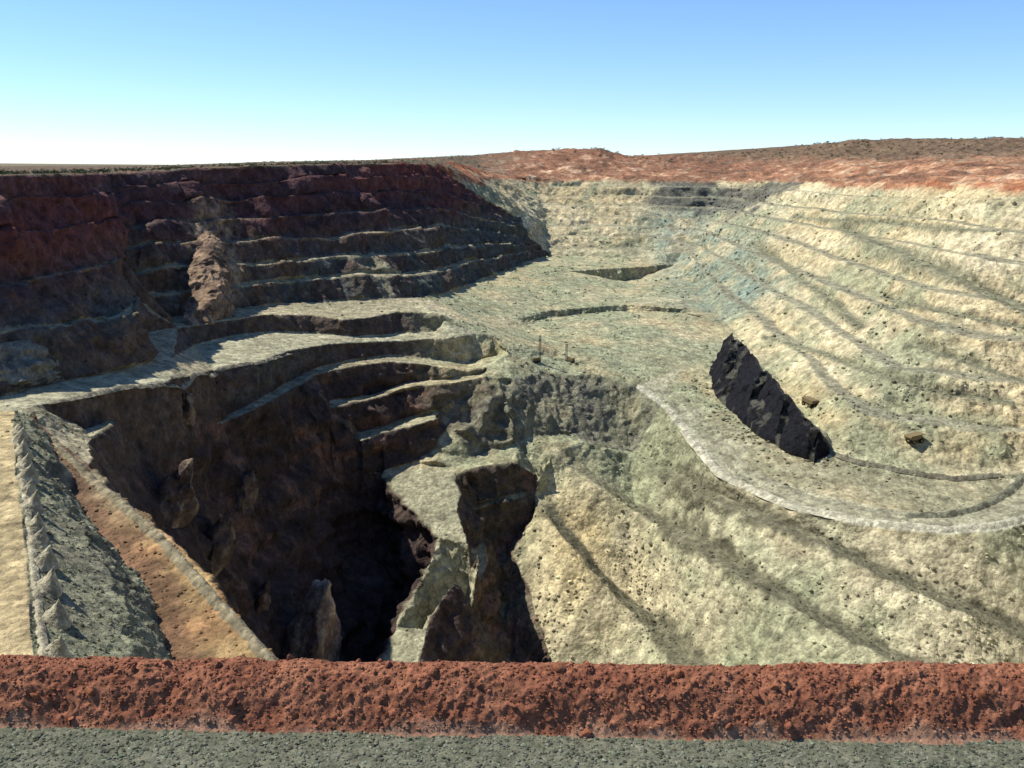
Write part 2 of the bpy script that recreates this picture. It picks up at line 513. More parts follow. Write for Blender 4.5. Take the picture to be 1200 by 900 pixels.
# names of the pieces of the setting, by survey triangle
cen = V[T].mean(1)
nrm = np.cross(V[T[:, 1]] - V[T[:, 0]], V[T[:, 2]] - V[T[:, 0]])
flip = nrm[:, 2] < 0
T[flip] = T[flip][:, ::-1]
nrm[flip] *= -1
slope = np.degrees(np.arccos(np.clip(nrm[:, 2] / (np.linalg.norm(nrm, axis=1) + 1e-9), 0, 1)))
polyA = list(roadA_out) + list(roadA_in[::-1])
poly_ramp = list(ramp_up) + [t1_crest[-1]] + list(ramp_lo[::-1]) + [roadA_in[-1]]
right_up = [P(*p) for p in ((1310, 540, -79.5), (1215, 552, -80), (1185, 572, -80.5), (1150, 588, -82), (1105, 598, -82.5), (1060, 598, -82.7), (1000, 588, -82.6), (930, 570, -82), (880, 545, -80.8), (848, 515, -78), (820, 484, -75.5), (795, 462, -73), (760, 440, -69))]
poly_right = list(mid_crest[3:]) + right_up
spit_poly = list(spit_l) + list(spit_r[::-1])
KIND = np.zeros(len(T), int)                  # 0 floor/benches 1 wall left 2 wall right 3 haul road 4 ground 5 wall below lookout
KIND[slope > 24] = 1
KIND[(slope > 24) & (cen[:, 0] > 0)] = 2
KIND[(slope > 24) & (cen[:, 1] < 400) & (cen[:, 0] > -60 - 0.2 * cen[:, 1]) & (cen[:, 2] > -cen[:, 1] * 0.95 - 300) & (cen[:, 1] < 260)] = 5
rimpoly = [tuple(p[:2]) for p in list(WR) + list(LR) + list(RR)] + [(800, 300), (340, 120), (0, 14), (-300, 120)]
gr = ~in_poly(cen, rimpoly)
KIND[gr & (slope < 24)] = 4
KIND[gr & (slope >= 24) & (cen[:, 0] > 200)] = 4
for poly in (polyA, poly_ramp, poly_right):
    KIND[in_poly(cen, poly) & (slope < 24)] = 3

# ------------------------------------------------------------------ refine
CMt = CMn.T


def px_size(p):
    """rough picture size weight at points: pixels per metre"""
    d = np.linalg.norm(p, axis=1)
    w = F / np.maximum(d, 15)
    c = p @ CMn                                # camera coordinates
    dep = np.maximum(-c[:, 2], 1e-3)
    u = c[:, 0] / dep * F; v = c[:, 1] / dep * F
    out_ = (c[:, 2] > 0) | (np.abs(u) > 720) | (v < -420) | (v > 330)
    w = np.where(out_, w * 0.12, w)
    return w


def refine(V, T, K, tol, maxit=14, cap=1500000):
    for it in range(maxit):
        E = np.concatenate([T[:, [0, 1]], T[:, [1, 2]], T[:, [2, 0]]])
        Es = np.sort(E, axis=1)
        key = Es[:, 0].astype(np.int64) * (len(V) + 1) + Es[:, 1]
        uk, idx, inv = np.unique(key, return_index=True, return_inverse=True)
        UE = Es[idx]
        a, b = V[UE[:, 0]], V[UE[:, 1]]
        L = np.linalg.norm(a - b, axis=1) * np.maximum(px_size((a + b) / 2), np.minimum(px_size(a), px_size(b)))
        sp = L > tol
        # always split the longest edge of any triangle that is split
        n = len(T)
        te = np.stack([inv[:n], inv[n:2 * n], inv[2 * n:]], 1)
        for _ in range(6):
            any_ = sp[te].any(1)
            Lg = te[np.arange(n), np.argmax(np.linalg.norm(a - b, axis=1)[te], axis=1)]
            new = np.zeros(len(sp), bool)
            new[Lg[any_]] = True
            if not (new & ~sp).any(): break
            sp |= new
        if not sp.any() or n > cap: break
        mid = np.full(len(sp), -1)
        mid[sp] = len(V) + np.arange(sp.sum())
        V = np.concatenate([V, (a[sp] + b[sp]) / 2])
        m = mid[te]                            # mids of edges 01,12,20
        s = m >= 0
        cnt = s.sum(1)
        newT, newK = [T[cnt == 0]], [K[cnt == 0]]
        # rotate so that patterns are canonical
        for r in range(3):
            Tr = np.roll(T, -r, axis=1); mr = np.roll(m, -r, axis=1)
            o = (cnt == 1) & (mr[:, 0] >= 0)
            t, q = Tr[o], mr[o]
            newT += [np.c_[t[:, 0], q[:, 0], t[:, 2]], np.c_[q[:, 0], t[:, 1], t[:, 2]]]; newK += [K[o]] * 2
            o = (cnt == 2) & (mr[:, 2] < 0)    # edges 01 and 12 split
            t, q = Tr[o], mr[o]
            newT += [np.c_[q[:, 0], t[:, 1], q[:, 1]], np.c_[t[:, 0], q[:, 0], q[:, 1]], np.c_[t[:, 0], q[:, 1], t[:, 2]]]; newK += [K[o]] * 3
        o = cnt == 3
        t, q = T[o], m[o]
        newT += [np.c_[t[:, 0], q[:, 0], q[:, 2]], np.c_[q[:, 0], t[:, 1], q[:, 1]], np.c_[q[:, 2], q[:, 1], t[:, 2]], q]; newK += [K[o]] * 4
        T = np.concatenate(newT); K = np.concatenate(newK)
    return V, T, K


def vnormals(V, T):
    fn = np.cross(V[T[:, 1]] - V[T[:, 0]], V[T[:, 2]] - V[T[:, 0]])
    vn = np.zeros_like(V)
    for k in range(3):
        for c in range(3):
            vn[:, c] += np.bincount(T[:, k], fn[:, c], len(V))
    return vn / (np.linalg.norm(vn, axis=1)[:, None] + 1e-12), fn


V, T, KIND = refine(V, T, KIND, 3.4)
print('refined', len(V), len(T))

_c = V @ CMn
_dep = np.maximum(-_c[:, 2], 1e-3)
_PX = 600 + _c[:, 0] / _dep * F
_PY = 450 - _c[:, 1] / _dep * F
_PX[_c[:, 2] > 0] = -9e9


def hit(px, py):
    """point of the bare survey seen at a pixel"""
    d = np.hypot(_PX - px, _PY - py)
    k = np.where(d < 6)[0]
    if not len(k): k = np.argsort(d)[:3]
    near = k[_dep[k] < _dep[k].min() * 1.06]
    return V[near[np.argmin(d[near])]].copy()


# ramp and tracks cut into the right wall
cuts = []
for pix, hw in (([(985, 268), (1020, 280), (1060, 297), (1120, 324), (1160, 345), (1215, 372), (1280, 400)], 7.5),
                ([(880, 285), (912, 305), (945, 332), (975, 354), (1010, 384)], 4.0),
                ([(1035, 346), (1090, 362), (1150, 375), (1215, 388)], 3.5),
                ([(930, 255), (1000, 258), (1080, 266), (1150, 270), (1215, 274)], 4.0),
                ([(900, 395), (960, 412), (1030, 440), (1100, 462), (1180, 470)], 3.5),
                ([(1060, 402), (1120, 420), (1200, 448)], 3.5)):
    cuts.append((np.array([hit(*p) for p in pix]), hw))
cutm = np.zeros(len(V))
for cl, hw in cuts:
    best = np.full(len(V), 1e9); zz = np.zeros(len(V))
    sel = np.where((V[:, 0] > 150) & (V[:, 1] > 400) & (V[:, 1] < 2200))[0]
    for a_, b_ in zip(cl[:-1], cl[1:]):
        ab = (b_ - a_)[:2]
        t_ = np.clip(((V[sel, :2] - a_[:2]) @ ab) / (ab @ ab), 0, 1)
        d_ = np.linalg.norm(V[sel, :2] - (a_[:2] + t_[:, None] * ab), axis=1)
        up_ = d_ < best[sel]
        best[sel[up_]] = d_[up_]; zz[sel[up_]] = (a_[2] + t_ * (b_[2] - a_[2]))[up_]
    w_ = sstep(hw * 1.5, hw * 1.05, best)
    V[:, 2] = V[:, 2] * (1 - w_) + zz * w_
    cutm = np.maximum(cutm, w_)

def smooth(V, T, it, amt):
    a_ = np.concatenate([T[:, 0], T[:, 1], T[:, 2], T[:, 1], T[:, 2], T[:, 0]]); b_ = np.concatenate([T[:, 1], T[:, 2], T[:, 0], T[:, 0], T[:, 1], T[:, 2]])
    cnt = np.bincount(a_, minlength=len(V)).astype(float)
    for _ in range(it):
        m_ = np.stack([np.bincount(a_, V[b_, c], len(V)) for c in range(3)], 1) / cnt[:, None]
        V = V + (m_ - V) * amt[:, None]
    return V


insf = (_PX > -100) & (_PX < 1300) & (np.linalg.norm(V, axis=1) < 2000)
V = smooth(V, T, 2, insf * 0.55)

# ------------------------------------------------------------------ relief
P0 = V.copy()
vn, fn = vnormals(V, T)
dist = np.linalg.norm(V, axis=1)
flat = sstep(0.75, 0.93, vn[:, 2])            # 1 = level ground
road = np.zeros(len(V))
for k in range(3):
    road[T[KIND == 3][:, k]] = 1
pit = np.ones(len(V))
isg = np.zeros(len(V))
for k in range(3):
    isg[T[KIND == 4][:, k]] = 1
# plan wobble of the bench edges
_a = np.concatenate([T[:, 0], T[:, 1], T[:, 2]]); _b = np.concatenate([T[:, 1], T[:, 2], T[:, 0]])
_cn = np.bincount(_a, minlength=len(V)) + 1.0
road_s = road.copy()
for _ in range(14):
    road_s = (np.bincount(_a, road_s[_b], len(V)) + road_s) / _cn
road_s = np.clip(road_s * 1.6, 0, 1)
wob_amp = (1 - 0.85 * road_s) * sstep(60, 250, dist)
far = sstep(500, 1400, dist)
inL = in_poly(P0, list(LB) + list(LR[::-1])) | in_poly(P0, list(WB) + list(WR[::-1]))
far = np.maximum(far, inL * 0.85)
rsl = in_poly(P0, list(mid_crest[:5]) + list(rub2_toe[::-1]) + [P(522, 502, -78)]) * 1.0
w1 = np.stack([fbm(V, 55, 2, 3.1), fbm(V, 55, 2, 41.7), np.zeros(len(V))], 1) * (3.4 + 3.6 * far)[:, None]
w2 = np.stack([fbm(V, 17, 2, 9.1), fbm(V, 17, 2, 61.7), np.zeros(len(V))], 1) * (1.6 + 1.6 * far)[:, None]
V = V + (w1 + w2) * wob_amp[:, None]
rough = (1 - flat) * 1.0 + flat * 0.22
rough = np.maximum(rough * (1 - 0.75 * road), rsl)
far = np.maximum(far, rsl * 0.6)
hn = vn.copy(); hn[:, 2] *= 0.6
lum = fbm(V, 30, 3, 5.5)
blk = np.abs(nz(V, 14, 71.0, (1, 1, 0.7)))    # ridged blocks
flute = fbm(V, 9, 2, 88.0, (1, 1, 0.16))      # gullies running down the faces
small = fbm(V, 4.2, 3, 15.0, gain=0.6) + 0.9 * (0.3 - np.abs(nz(V, 7.0, 123.0, (1, 1, 0.8))))
spm = in_poly(P0, [p_ for p_ in spit_l] + [p_ + np.array([6.0, 0, 0]) for p_ in spit_r[::-1]])
deepw = (1 - 0.9 * spm) * (1 - flat) * sstep(-130, -180, V[:, 2]) * (V[:, 0] < 0)
lr_ = sstep(-5, 15, V[:, 0] / S) * sstep(300, 270, V[:, 1] / S) * sstep(-80, -86, V[:, 2] / S)
rough = rough * (1 - 0.6 * lr_)
dkl = dist_line(V, [hit(798, 226), hit(850, 236), hit(893, 230)])
lum = lum + sstep(70, 25, dkl) * 2.6 * (0.3 - np.abs(nz(V, 30, 277.0, (1, 1, 0.8))))
lum = lum + inL * 4.2 * fbm(V, 48, 3, 211.0, (1, 1, 0.6)) + inL * 1.6 * (0.3 - np.abs(nz(V, 22, 221.0, (1, 1, 0.3))))
lum = lum + sstep(540, 620, V[:, 1] / S) * 1.1 * fbm(V, 40, 3, 231.0)
lum = lum + deepw * (9.0 * (0.3 - np.abs(nz(V, 44, 133.0, (1, 1, 0.45)))) + 5.0 * (0.3 - np.abs(nz(V, 18, 143.0, (1, 1, 0.6)))) + 2.5 * nz(V, 13, 153.0, (0.3, 0.3, 1.6)))
V = V + hn * (rough * (lum * (1.6 + 2.2 * far) + (0.35 - blk) * (2.2 + 1.3 * far) + flute * (1.9 + far) * (1 - flat) + small * (1.7 + 0.6 * far)) * sstep(40, 200, dist))[:, None]
V[:, 2] += flat * (1 - road * 0.6) * (fbm(P0, 60, 3, 2.0) * 1.6 + fbm(P0, 7, 2, 28.0) * 0.45) * sstep(60, 250, dist)

rg = isg * (V[:, 0] > 0) * sstep(1300, 1600, V[:, 1] + V[:, 0]) * sstep(2600, 2200, V[:, 1])
V[:, 2] += rg * (fbm(P0, 70, 3, 241.0) * 7 + (0.3 - np.abs(nz(P0, 32, 251.0))) * 7 + fbm(P0, 12, 2, 261.0) * 2)

# ------------------------------------------------------------------ rock colour (albedo)
vn2, fn2 = vnormals(V, T)
zc = P0[:, 2] / S
X, Y = P0[:, 0] / S, P0[:, 1] / S
inA = in_poly(P0, polyA)
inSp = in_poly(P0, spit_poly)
Pj = P0 + np.stack([fbm(P0, 25, 3, 301.0), fbm(P0, 25, 3, 311.0), np.zeros(len(P0))], 1) * 14
n1 = fbm(P0, 120, 3, 7.7)
n2 = fbm(P0, 35, 3, 31.0)
n3 = fbm(P0, 9, 3, 51.0)
strat = fbm(P0, 60, 3, 91.0, (0.25, 0.25, 2.2))
cream = np.array([0.43, 0.355, 0.205])
pale = np.array([0.52, 0.46, 0.30])
green = np.array([0.222, 0.235, 0.148])
teal = np.array([0.165, 0.205, 0.165])
red = np.array([0.27, 0.095, 0.045])
orange = np.array([0.36, 0.19, 0.105])
brown = np.array([0.085, 0.054, 0.040])
darkb = np.array([0.062, 0.043, 0.038])
slate = np.array([0.06, 0.068, 0.066])
ochre = np.array([0.33, 0.225, 0.105])
rust = np.array([0.20, 0.095, 0.045])
roadc = np.array([0.31, 0.30, 0.205])
grey = np.array([0.165, 0.16, 0.112])


def mix(a, b, t):
    t = np.clip(t, 0, 1)[:, None]
    return a * (1 - t) + b * t


N = len(V)
col = np.tile(cream, (N, 1))
col = mix(col, pale, 0.35 + 1.6 * strat)
col = mix(col, green, sstep(-0.15, 0.4, n1 * 0.9 + n2 * 0.7 + 0.2 * sstep(-35, -75, zc)) * 0.85)
# deep floor in the middle is grey green
mid = np.exp(-((X - 25) / 62) ** 2) * sstep(-46, -54, zc) * sstep(225, 300, Y)
col = mix(col, green * 1.08, mid * (0.72 + 1.0 * n2))
bl = sstep(110, 20, dist_line(P0, [hit(790, 262), hit(835, 300), hit(860, 350)]) + 40 * n2)
col = mix(col, teal, bl * (0.6 + 1.1 * n2))
dk = sstep(75, 35, dkl + 60 * n2)
col = mix(col, slate, dk * 0.85)  # dark patch paints in the shaded face at the back corner
# wall below the haul road on the right
lr = sstep(-5, 15, X) * sstep(300, 270, Y) * sstep(-82, -87, zc)
col = mix(col, mix(np.tile(np.array([0.46, 0.42, 0.28]), (N, 1)), green * 1.25, 0.25 + 1.3 * n1 + 0.8 * n2), lr * 0.75)
col = mix(col, np.array([0.50, 0.39, 0.20]), lr * np.exp(-(((X - 20) / 15) ** 2 + ((Y - 262) / 20) ** 2)) * (0.75 + 0.8 * n2))
for cl, up in (c0, c1, c2):                   # fine grey green spill on the catch benches, darkened for the weaker light there
    m_ = [np.asarray(p) * 0.45 + np.asarray(q) * 0.55 for p, q in zip(cl, up)] if len(cl) == len(up) else list(cl)
    dd = dist_line(P0, m_)
    col = mix(col, np.array([0.125, 0.12, 0.078]), sstep(10.5, 6.5, dd + 3 * n3) * 0.95 * lr)
# brown rock of the left walls, darkened to deepen the shade on them
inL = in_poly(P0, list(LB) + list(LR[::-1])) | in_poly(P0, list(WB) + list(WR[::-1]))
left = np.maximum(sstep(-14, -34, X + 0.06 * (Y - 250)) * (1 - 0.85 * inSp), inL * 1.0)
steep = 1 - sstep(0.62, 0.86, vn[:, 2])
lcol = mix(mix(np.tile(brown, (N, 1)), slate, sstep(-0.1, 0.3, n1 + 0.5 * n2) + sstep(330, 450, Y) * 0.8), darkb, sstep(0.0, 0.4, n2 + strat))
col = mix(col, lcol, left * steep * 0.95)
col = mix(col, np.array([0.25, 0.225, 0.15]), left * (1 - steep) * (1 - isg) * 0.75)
# deep holes: brown rock with their shade painted in as blackish brown
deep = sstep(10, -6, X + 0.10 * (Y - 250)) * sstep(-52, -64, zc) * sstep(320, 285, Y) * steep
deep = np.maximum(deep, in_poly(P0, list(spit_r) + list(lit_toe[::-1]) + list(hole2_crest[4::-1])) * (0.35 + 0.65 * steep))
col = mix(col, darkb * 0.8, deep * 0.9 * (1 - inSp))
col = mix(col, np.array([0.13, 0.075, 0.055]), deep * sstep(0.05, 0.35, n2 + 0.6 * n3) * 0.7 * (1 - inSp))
col = mix(col, darkb, sstep(-92, -98, zc) * sstep(-8, -14, X) * (1 - inSp) * 0.95)  # hole floor darkened to read as lying in shade
# lit spit and rubble below the central floor
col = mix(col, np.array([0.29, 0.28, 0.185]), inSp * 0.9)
# red weathered cap below the rim
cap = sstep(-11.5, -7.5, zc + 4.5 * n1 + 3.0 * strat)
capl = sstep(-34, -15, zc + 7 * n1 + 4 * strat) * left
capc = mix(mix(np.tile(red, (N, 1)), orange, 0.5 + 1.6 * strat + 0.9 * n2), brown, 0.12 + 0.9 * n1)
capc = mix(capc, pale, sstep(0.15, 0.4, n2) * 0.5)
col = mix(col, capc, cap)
col = mix(col, mix(np.tile(np.array([0.115, 0.038, 0.034]), (N, 1)), np.array([0.05, 0.03, 0.036]), 0.45 + 2.0 * strat), capl * 0.95)  # left cap: red darkened towards purple, as it looks in shade
# plateau and dumps
n4 = fbm(P0, 70, 3, 321.0, (1, 1, 3)); n5 = fbm(P0, 22, 3, 331.0)
gcol = mix(mix(np.tile(np.array([0.20, 0.10, 0.06]), (N, 1)), orange * 1.05, sstep(900, 500, Y) * sstep(-10, 40, X) * (0.6 + 1.6 * n4 + n5)), np.array([0.075, 0.06, 0.045]), 0.05 + 1.1 * n5 - 0.6 * n4)
gcol = mix(gcol, np.array([0.50, 0.36, 0.24]), sstep(0.12, 0.4, n5 + 0.5 * n4) * sstep(950, 700, Y) * (X > -20) * 0.7)
gcol = mix(gcol, np.array([0.085, 0.08, 0.052]), sstep(10, -45, X + 30 * n1) * (0.75 + n5))
col = mix(col, gcol, isg * sstep(-30, -6, zc))
top = isg * sstep(1, 9, zc + 4 * n5) * sstep(90, 220, X)
col = mix(col, np.array([0.115, 0.085, 0.055]), top * 0.85)
# spill lying on the benches of the right wall
inR = in_poly(P0, list(RB) + list(RR[::-1])) * 1.0
col = mix(col, np.array([0.205, 0.20, 0.14]), inR * sstep(0.86, 0.95, vn[:, 2]) * sstep(-10, -16, zc) * 0.8)
# grey yard inside the road bend
yard = in_poly(Pj, list(mid_crest[5:]) + [P(*p_) for p_ in ((1300, 550, -79.5), (1180, 560, -80.2), (1117, 566, -81), (1050, 558, -80.5), (965, 540, -79.5), (880, 516, -78), (840, 480, -75))])
col = mix(col, np.array([0.225, 0.215, 0.14]), yard * (0.75 + 0.8 * n2))
# tracks on the right wall
col = mix(col, np.array([0.17, 0.17, 0.11]), cutm * 0.85)
# rubble under the central floor
col = mix(col, mix(np.tile(np.array([0.19, 0.185, 0.13]), (N, 1)), np.array([0.09, 0.085, 0.07]), 0.25 + 2.4 * n3), rsl * (0.8 + n2 * 0.8))
# roads
col = mix(col, roadc, road * 0.85)
dmc = dist_line(P0, mid_crest[3:])
tr = sum(np.exp(-((dmc + 1.5 * n2 - k_) / 1.5) ** 2) for k_ in (9, 13, 19, 23)) * in_poly(P0, poly_right)
col = mix(col, np.array([0.20, 0.195, 0.145]), tr * 0.55)
col = mix(col, np.array([0.40, 0.39, 0.30]), sstep(8, 3, dmc) * in_poly(P0, poly_right) * 0.8)
col = mix(col, np.array([0.36, 0.285, 0.155]), inA * 0.9 * road)
# ochre bench and the grey rubble above it
poch = list(rub_toe) + list(och_crest[::-1])
ino = in_poly(P0, poch)
alongo = sstep(380, 280, P0[:, 1])
och = mix(np.tile(np.array([0.20, 0.185, 0.125]), (N, 1)), mix(np.tile(ochre, (N, 1)), rust, 0.35 + 1.9 * n2), alongo)
och = mix(och, np.array([0.115, 0.06, 0.036]), sstep(11, 4, dist_line(P0, rub_toe) + 5 * n3 + 4 * n2) * 0.85)  # dark rust strip painted where the rubble slope's shadow falls
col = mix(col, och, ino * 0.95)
prub = list(roadA_in) + list(rub_toe[::-1])
inr = in_poly(P0, prub)
col = mix(col, mix(np.tile(grey, (N, 1)), green * 0.85, 0.35 + n2), inr * 0.95)
# big spoil chute down the left wall
chd = dist_line(P0, [P(262, 200, -4), P(250, 290, -26), P(238, 372, -43)])
chute = sstep(24, 12, chd + 14 * n3 + 6 * n2) * sstep(-45, -38, zc) * sstep(-8, -20, zc) * (X < -60)
col = mix(col, np.array([0.33, 0.235, 0.15]), chute * (0.75 + 1.2 * n3 + 0.8 * n2))
col = np.clip(col * (1 + 0.55 * n3 + 0.25 * n2)[:, None], 0.015, 0.7)

# ------------------------------------------------------------------ terrain objects
names = {0: 'pit_floor', 1: 'pit_wall_left', 2: 'pit_wall_right', 3: 'haul_road', 4: 'ground', 5: 'pit_wall_near'}


def np_mesh(name, V, T, col=None, vn=None):
    me = bpy.data.meshes.new(name)
    me.vertices.add(len(V)); me.loops.add(len(T) * 3); me.polygons.add(len(T))
    me.vertices.foreach_set('co', V.astype(np.float32).ravel())
    me.loops.foreach_set('vertex_index', T.astype(np.int32).ravel())
    me.polygons.foreach_set('loop_start', np.arange(0, len(T) * 3, 3, dtype=np.int32))
    me.polygons.foreach_set('use_smooth', np.ones(len(T), bool))
    me.update(calc_edges=True)
    if col is not None:
        ca = me.color_attributes.new('rock', 'FLOAT_COLOR', 'POINT')
        ca.data.foreach_set('color', np.c_[col, np.ones(len(V))].astype(np.float32).ravel())
    if vn is not None:
        me.normals_split_custom_set_from_vertices(vn.astype(np.float32))
    return me


for k, nm in names.items():
    t = T[KIND == k]
    if not len(t): continue
    used, inv = np.unique(t, return_inverse=True)
    me = np_mesh(nm, V[used], inv.reshape(-1, 3), col[used], vn2[used])
    o = link(nm, me, M_rock)
    tag(o, kind='structure')

# ground out to the horizon
bm = bmesh.new()
ring = [Q(-900, -300, -6), Q(-900, 500, -7), Q(-800, 1200, -9), Q(0, 1300, 2), Q(800, 1200, 8), Q(900, 500, 8), Q(900, -300, -5)]
a = [bm.verts.new(p) for p in ring]
b = [bm.verts.new((p[0] * 8, p[1] * 8, -60)) for p in ring]
for i in range(len(ring)):
    j = (i + 1) % len(ring)
    bm.faces.new((a[i], b[i], b[j], a[j]))
bmesh.ops.recalc_face_normals(bm, faces=bm.faces)
me = bpy.data.meshes.new('ground'); bm.to_mesh(me); bm.free()
M_plain = simple_mat('scrub_plain', (0.16, 0.13, 0.08), 0.5, 0.02)
tag(link('outer_ground', me, M_plain), kind='structure')

# ------------------------------------------------------------------ lookups on the finished ground
_V2 = V[:, :2].astype(np.float32)


def gz(x, y):
    d = (_V2[:, 0] - x) ** 2 + (_V2[:, 1] - y) ** 2
    k = np.argpartition(d, 4)[:4]
    w = 1 / (d[k] + 0.05)
    return float((V[k, 2] * w).sum() / w.sum())


def snap(p, dz=0.0):
    return np.array([p[0], p[1], gz(p[0], p[1]) + dz])


def rock_mesh(name, seed, sub=2, squash=(1, 1, 0.75), amp=0.28):
    bm = bmesh.new()
    bmesh.ops.create_icosphere(bm, subdivisions=sub, radius=1)
    pts = np.array([v.co[:] for v in bm.verts])
    d = fbm(pts, 1.3, 3, seed * 13.7)
    q = pts * (1 + amp * 2 * d)[:, None]
    # a few flat breaks
    r = np.random.default_rng(seed)
    for _ in range(6):
        n = r.normal(size=3); n /= np.linalg.norm(n)
        lim = r.uniform(0.6, 0.85)
        e = q @ n - lim
        q = q - np.where(e > 0, e, 0)[:, None] * n
    q = q * np.array(squash)
    for v, c in zip(bm.verts, q): v.co = c
    me = bpy.data.meshes.new(name); bm.to_mesh(me); bm.free()
    return me


# ------------------------------------------------------------------ windrows along the roads
def windrow(pts, width, height, col, label, seed=0, bump=0.2, name='earth_windrow', dz=-0.3):
    n = max(8, int(sum(np.linalg.norm(np.subtract(b, a)[:2]) for a, b in zip(pts[:-1], pts[1:])) / (1.6 if pts[0][1] > 400 else 0.7)))
    c = densify(pts, n)
    tn = np.gradient(c[:, :2], axis=0); tn /= np.linalg.norm(tn, axis=1)[:, None] + 1e-9
    nn = np.stack([-tn[:, 1], tn[:, 0]], 1)
    prof = [(-1.0, -0.25), (-0.72, 0.28), (-0.38, 0.78), (-0.1, 1.0), (0.14, 0.97), (0.42, 0.72), (0.75, 0.25), (1.0, -0.25)]
    vs = []
    tap = np.clip(np.minimum(np.arange(n), np.arange(n)[::-1]) / max(4, 0.12 * n), 0, 1) ** 0.7
    tap = 0.25 + 0.75 * tap
    tap = tap * (1 + 0.35 * fbm(c, 22.0, 2, seed * 5.0))
    st_ = max(2, n // 120)
    zg = np.array([gz(x, y) for x, y, _ in c[::st_]])
    zg = np.interp(np.arange(n), np.arange(0, n, st_), zg)
    zg = np.convolve(np.pad(zg, 6, mode='edge'), np.ones(13) / 13, 'valid')
    for u, h in prof:
        p = np.c_[c[:, :2] + nn * (u * width / 2), zg + dz + h * height * tap]
        d = fbm(p + seed * 31.0, width * 0.55, 3, 4.0) * height * bump * (1.2 if h > 0 else 0.3)
        p[:, 2] += d
        p[:, :2] += nn * (fbm(p + seed * 17.0, width * 0.8, 2, 14.0) * width * 0.06)[:, None]
        vs.append(p)
    k = len(prof)
    A = np.stack(vs, 1).reshape(-1, 3)
    i = np.arange(n - 1)[:, None] * k + np.arange(k - 1)[None, :]
    i = i.ravel()
    T_ = np.concatenate([np.c_[i, i + k, i + k + 1], np.c_[i, i + k + 1, i + 1]])
    cc = np.tile(np.array(col), (len(A), 1)) * (1 + 0.5 * fbm(A, 3.0, 3, 6.0))[:, None]
    o = link(name, np_mesh(name, A, T_, np.clip(cc, 0.01, 0.7)), M_rock)
    return tag(o, label, 'windrow', 'windrows beside the roads')


windrow([p + np.array([1.0, 5.0, 0]) for p in mid_crest[5:]], 9, 2.4, (0.40, 0.385, 0.29), 'long pale safety windrow along the outer edge of the curving haul road', 1, 0.45)
windrow([P(*p) for p in ((965, 533, -78.5), (1010, 545, -79), (1050, 554, -80), (1117, 562, -80.5), (1173, 558, -80))], 7, 2.0, (0.15, 0.14, 0.10), 'low dark windrow between the flat yard and the right wall', 2, 0.5)
windrow([P(*p) for p in ((1060, 603, -82.8), (1110, 602, -82.6), (1140, 596, -82.3), (1163, 587, -81.8), (1185, 572, -80.6), (1205, 556, -80))], 8, 2.4, (0.14, 0.14, 0.10), 'dark windrow bending with the inner edge of the haul road', 3, 0.5)
windrow([p + np.array([-2.5, 0, 0]) for p in och_crest[:10]], 4.6, 1.5, (0.20, 0.175, 0.115), 'grey windrow along the drop of the ochre bench', 4, 0.6)
windrow([p + np.array([0, 3.0, 0]) for p in ramp_lo[:7]], 5, 1.6, (0.22, 0.20, 0.14), 'earth windrow along the edge of the long ramp above the dark hole', 5, 0.5)
windrow([p + np.array([1.5, 0, 0]) for p in roadA_in[:6]], 2.8, 0.9, (0.33, 0.30, 0.21), 'low pale kerb of earth between the tan road and the heaps', 6, 0.7)

# ------------------------------------------------------------------ tipped heaps beside the tan road
def heap_mesh(seed, r=1.0):
    n, m_ = 22, 36
    rr = np.linspace(0, 1, n)
    th = np.linspace(0, 2 * np.pi, m_, endpoint=False)
    g = np.stack(np.meshgrid(rr, th, indexing='ij'), -1).reshape(-1, 2)
    x, y = g[:, 0] * np.cos(g[:, 1]), g[:, 0] * np.sin(g[:, 1])
    q = np.c_[x, y, np.zeros(len(x))]
    edge = 1 + 0.25 * fbm(np.c_[np.cos(g[:, 1]), np.sin(g[:, 1]), np.zeros(len(x))], 1.1, 2, seed * 5.1)
    h = np.clip(1 - g[:, 0] ** 0.85, 0, 1) * 0.95
    ridge = 0.12 * fbm(q, 0.5, 3, seed * 3.3) + 0.05 * fbm(q, 0.14, 2, seed * 9.3)
    q[:, 0] *= edge; q[:, 1] *= edge
    q[:, 0] += 0.62 * h                       # leans: long lit back, steep face
    q[:, 2] = h + ridge * np.clip((1 - g[:, 0]) * 3, 0, 1) - 0.12
    i = (np.arange(n - 1)[:, None] * m_ + np.arange(m_)[None, :]).ravel()
    j = (np.arange(n - 1)[:, None] * m_ + ((np.arange(m_) + 1) % m_)[None, :]).ravel()
    T_ = np.concatenate([np.c_[i, i + m_, j + m_], np.c_[i, j + m_, j]])
    cc = np.tile(np.array([0.34, 0.315, 0.225]), (len(q), 1)) * (1 + 0.6 * fbm(q, 0.25, 3, seed * 1.7))[:, None]
    return np_mesh('waste_heap', q, T_, np.clip(cc, 0.02, 0.6))


heaps = [heap_mesh(k + 1) for k in range(4)]
hp = [(62, 757), (60, 712), (53, 683), (50, 655), (43, 632), (39, 612), (34, 592), (31, 574), (28, 558), (26, 543), (24, 529), (22, 516), (21, 505)]
for k, (px, py) in enumerate(hp):
    p = snap(P(px, py + 6, -40.6))
    o = link('waste_heap', heaps[k % 4], M_rock)
    sc_ = random.uniform(0.9, 1.1)
    o.location = p
    o.scale = (5.0 * sc_, 3.6 * sc_, 7.4 * sc_)
    o.rotation_euler = (0, 0, random.uniform(-0.5, 0.3))
    tag(o, 'tipped heap of grey rubble in the row beside the tan road', 'rubble heap', 'row of tipped heaps beside the tan road')

# ------------------------------------------------------------------ stepped rock face above the haul road, its shade painted black
M_fin = terrain_mat('shade_painted_rock', (0.2, 0.8), 0.8, 0.4)


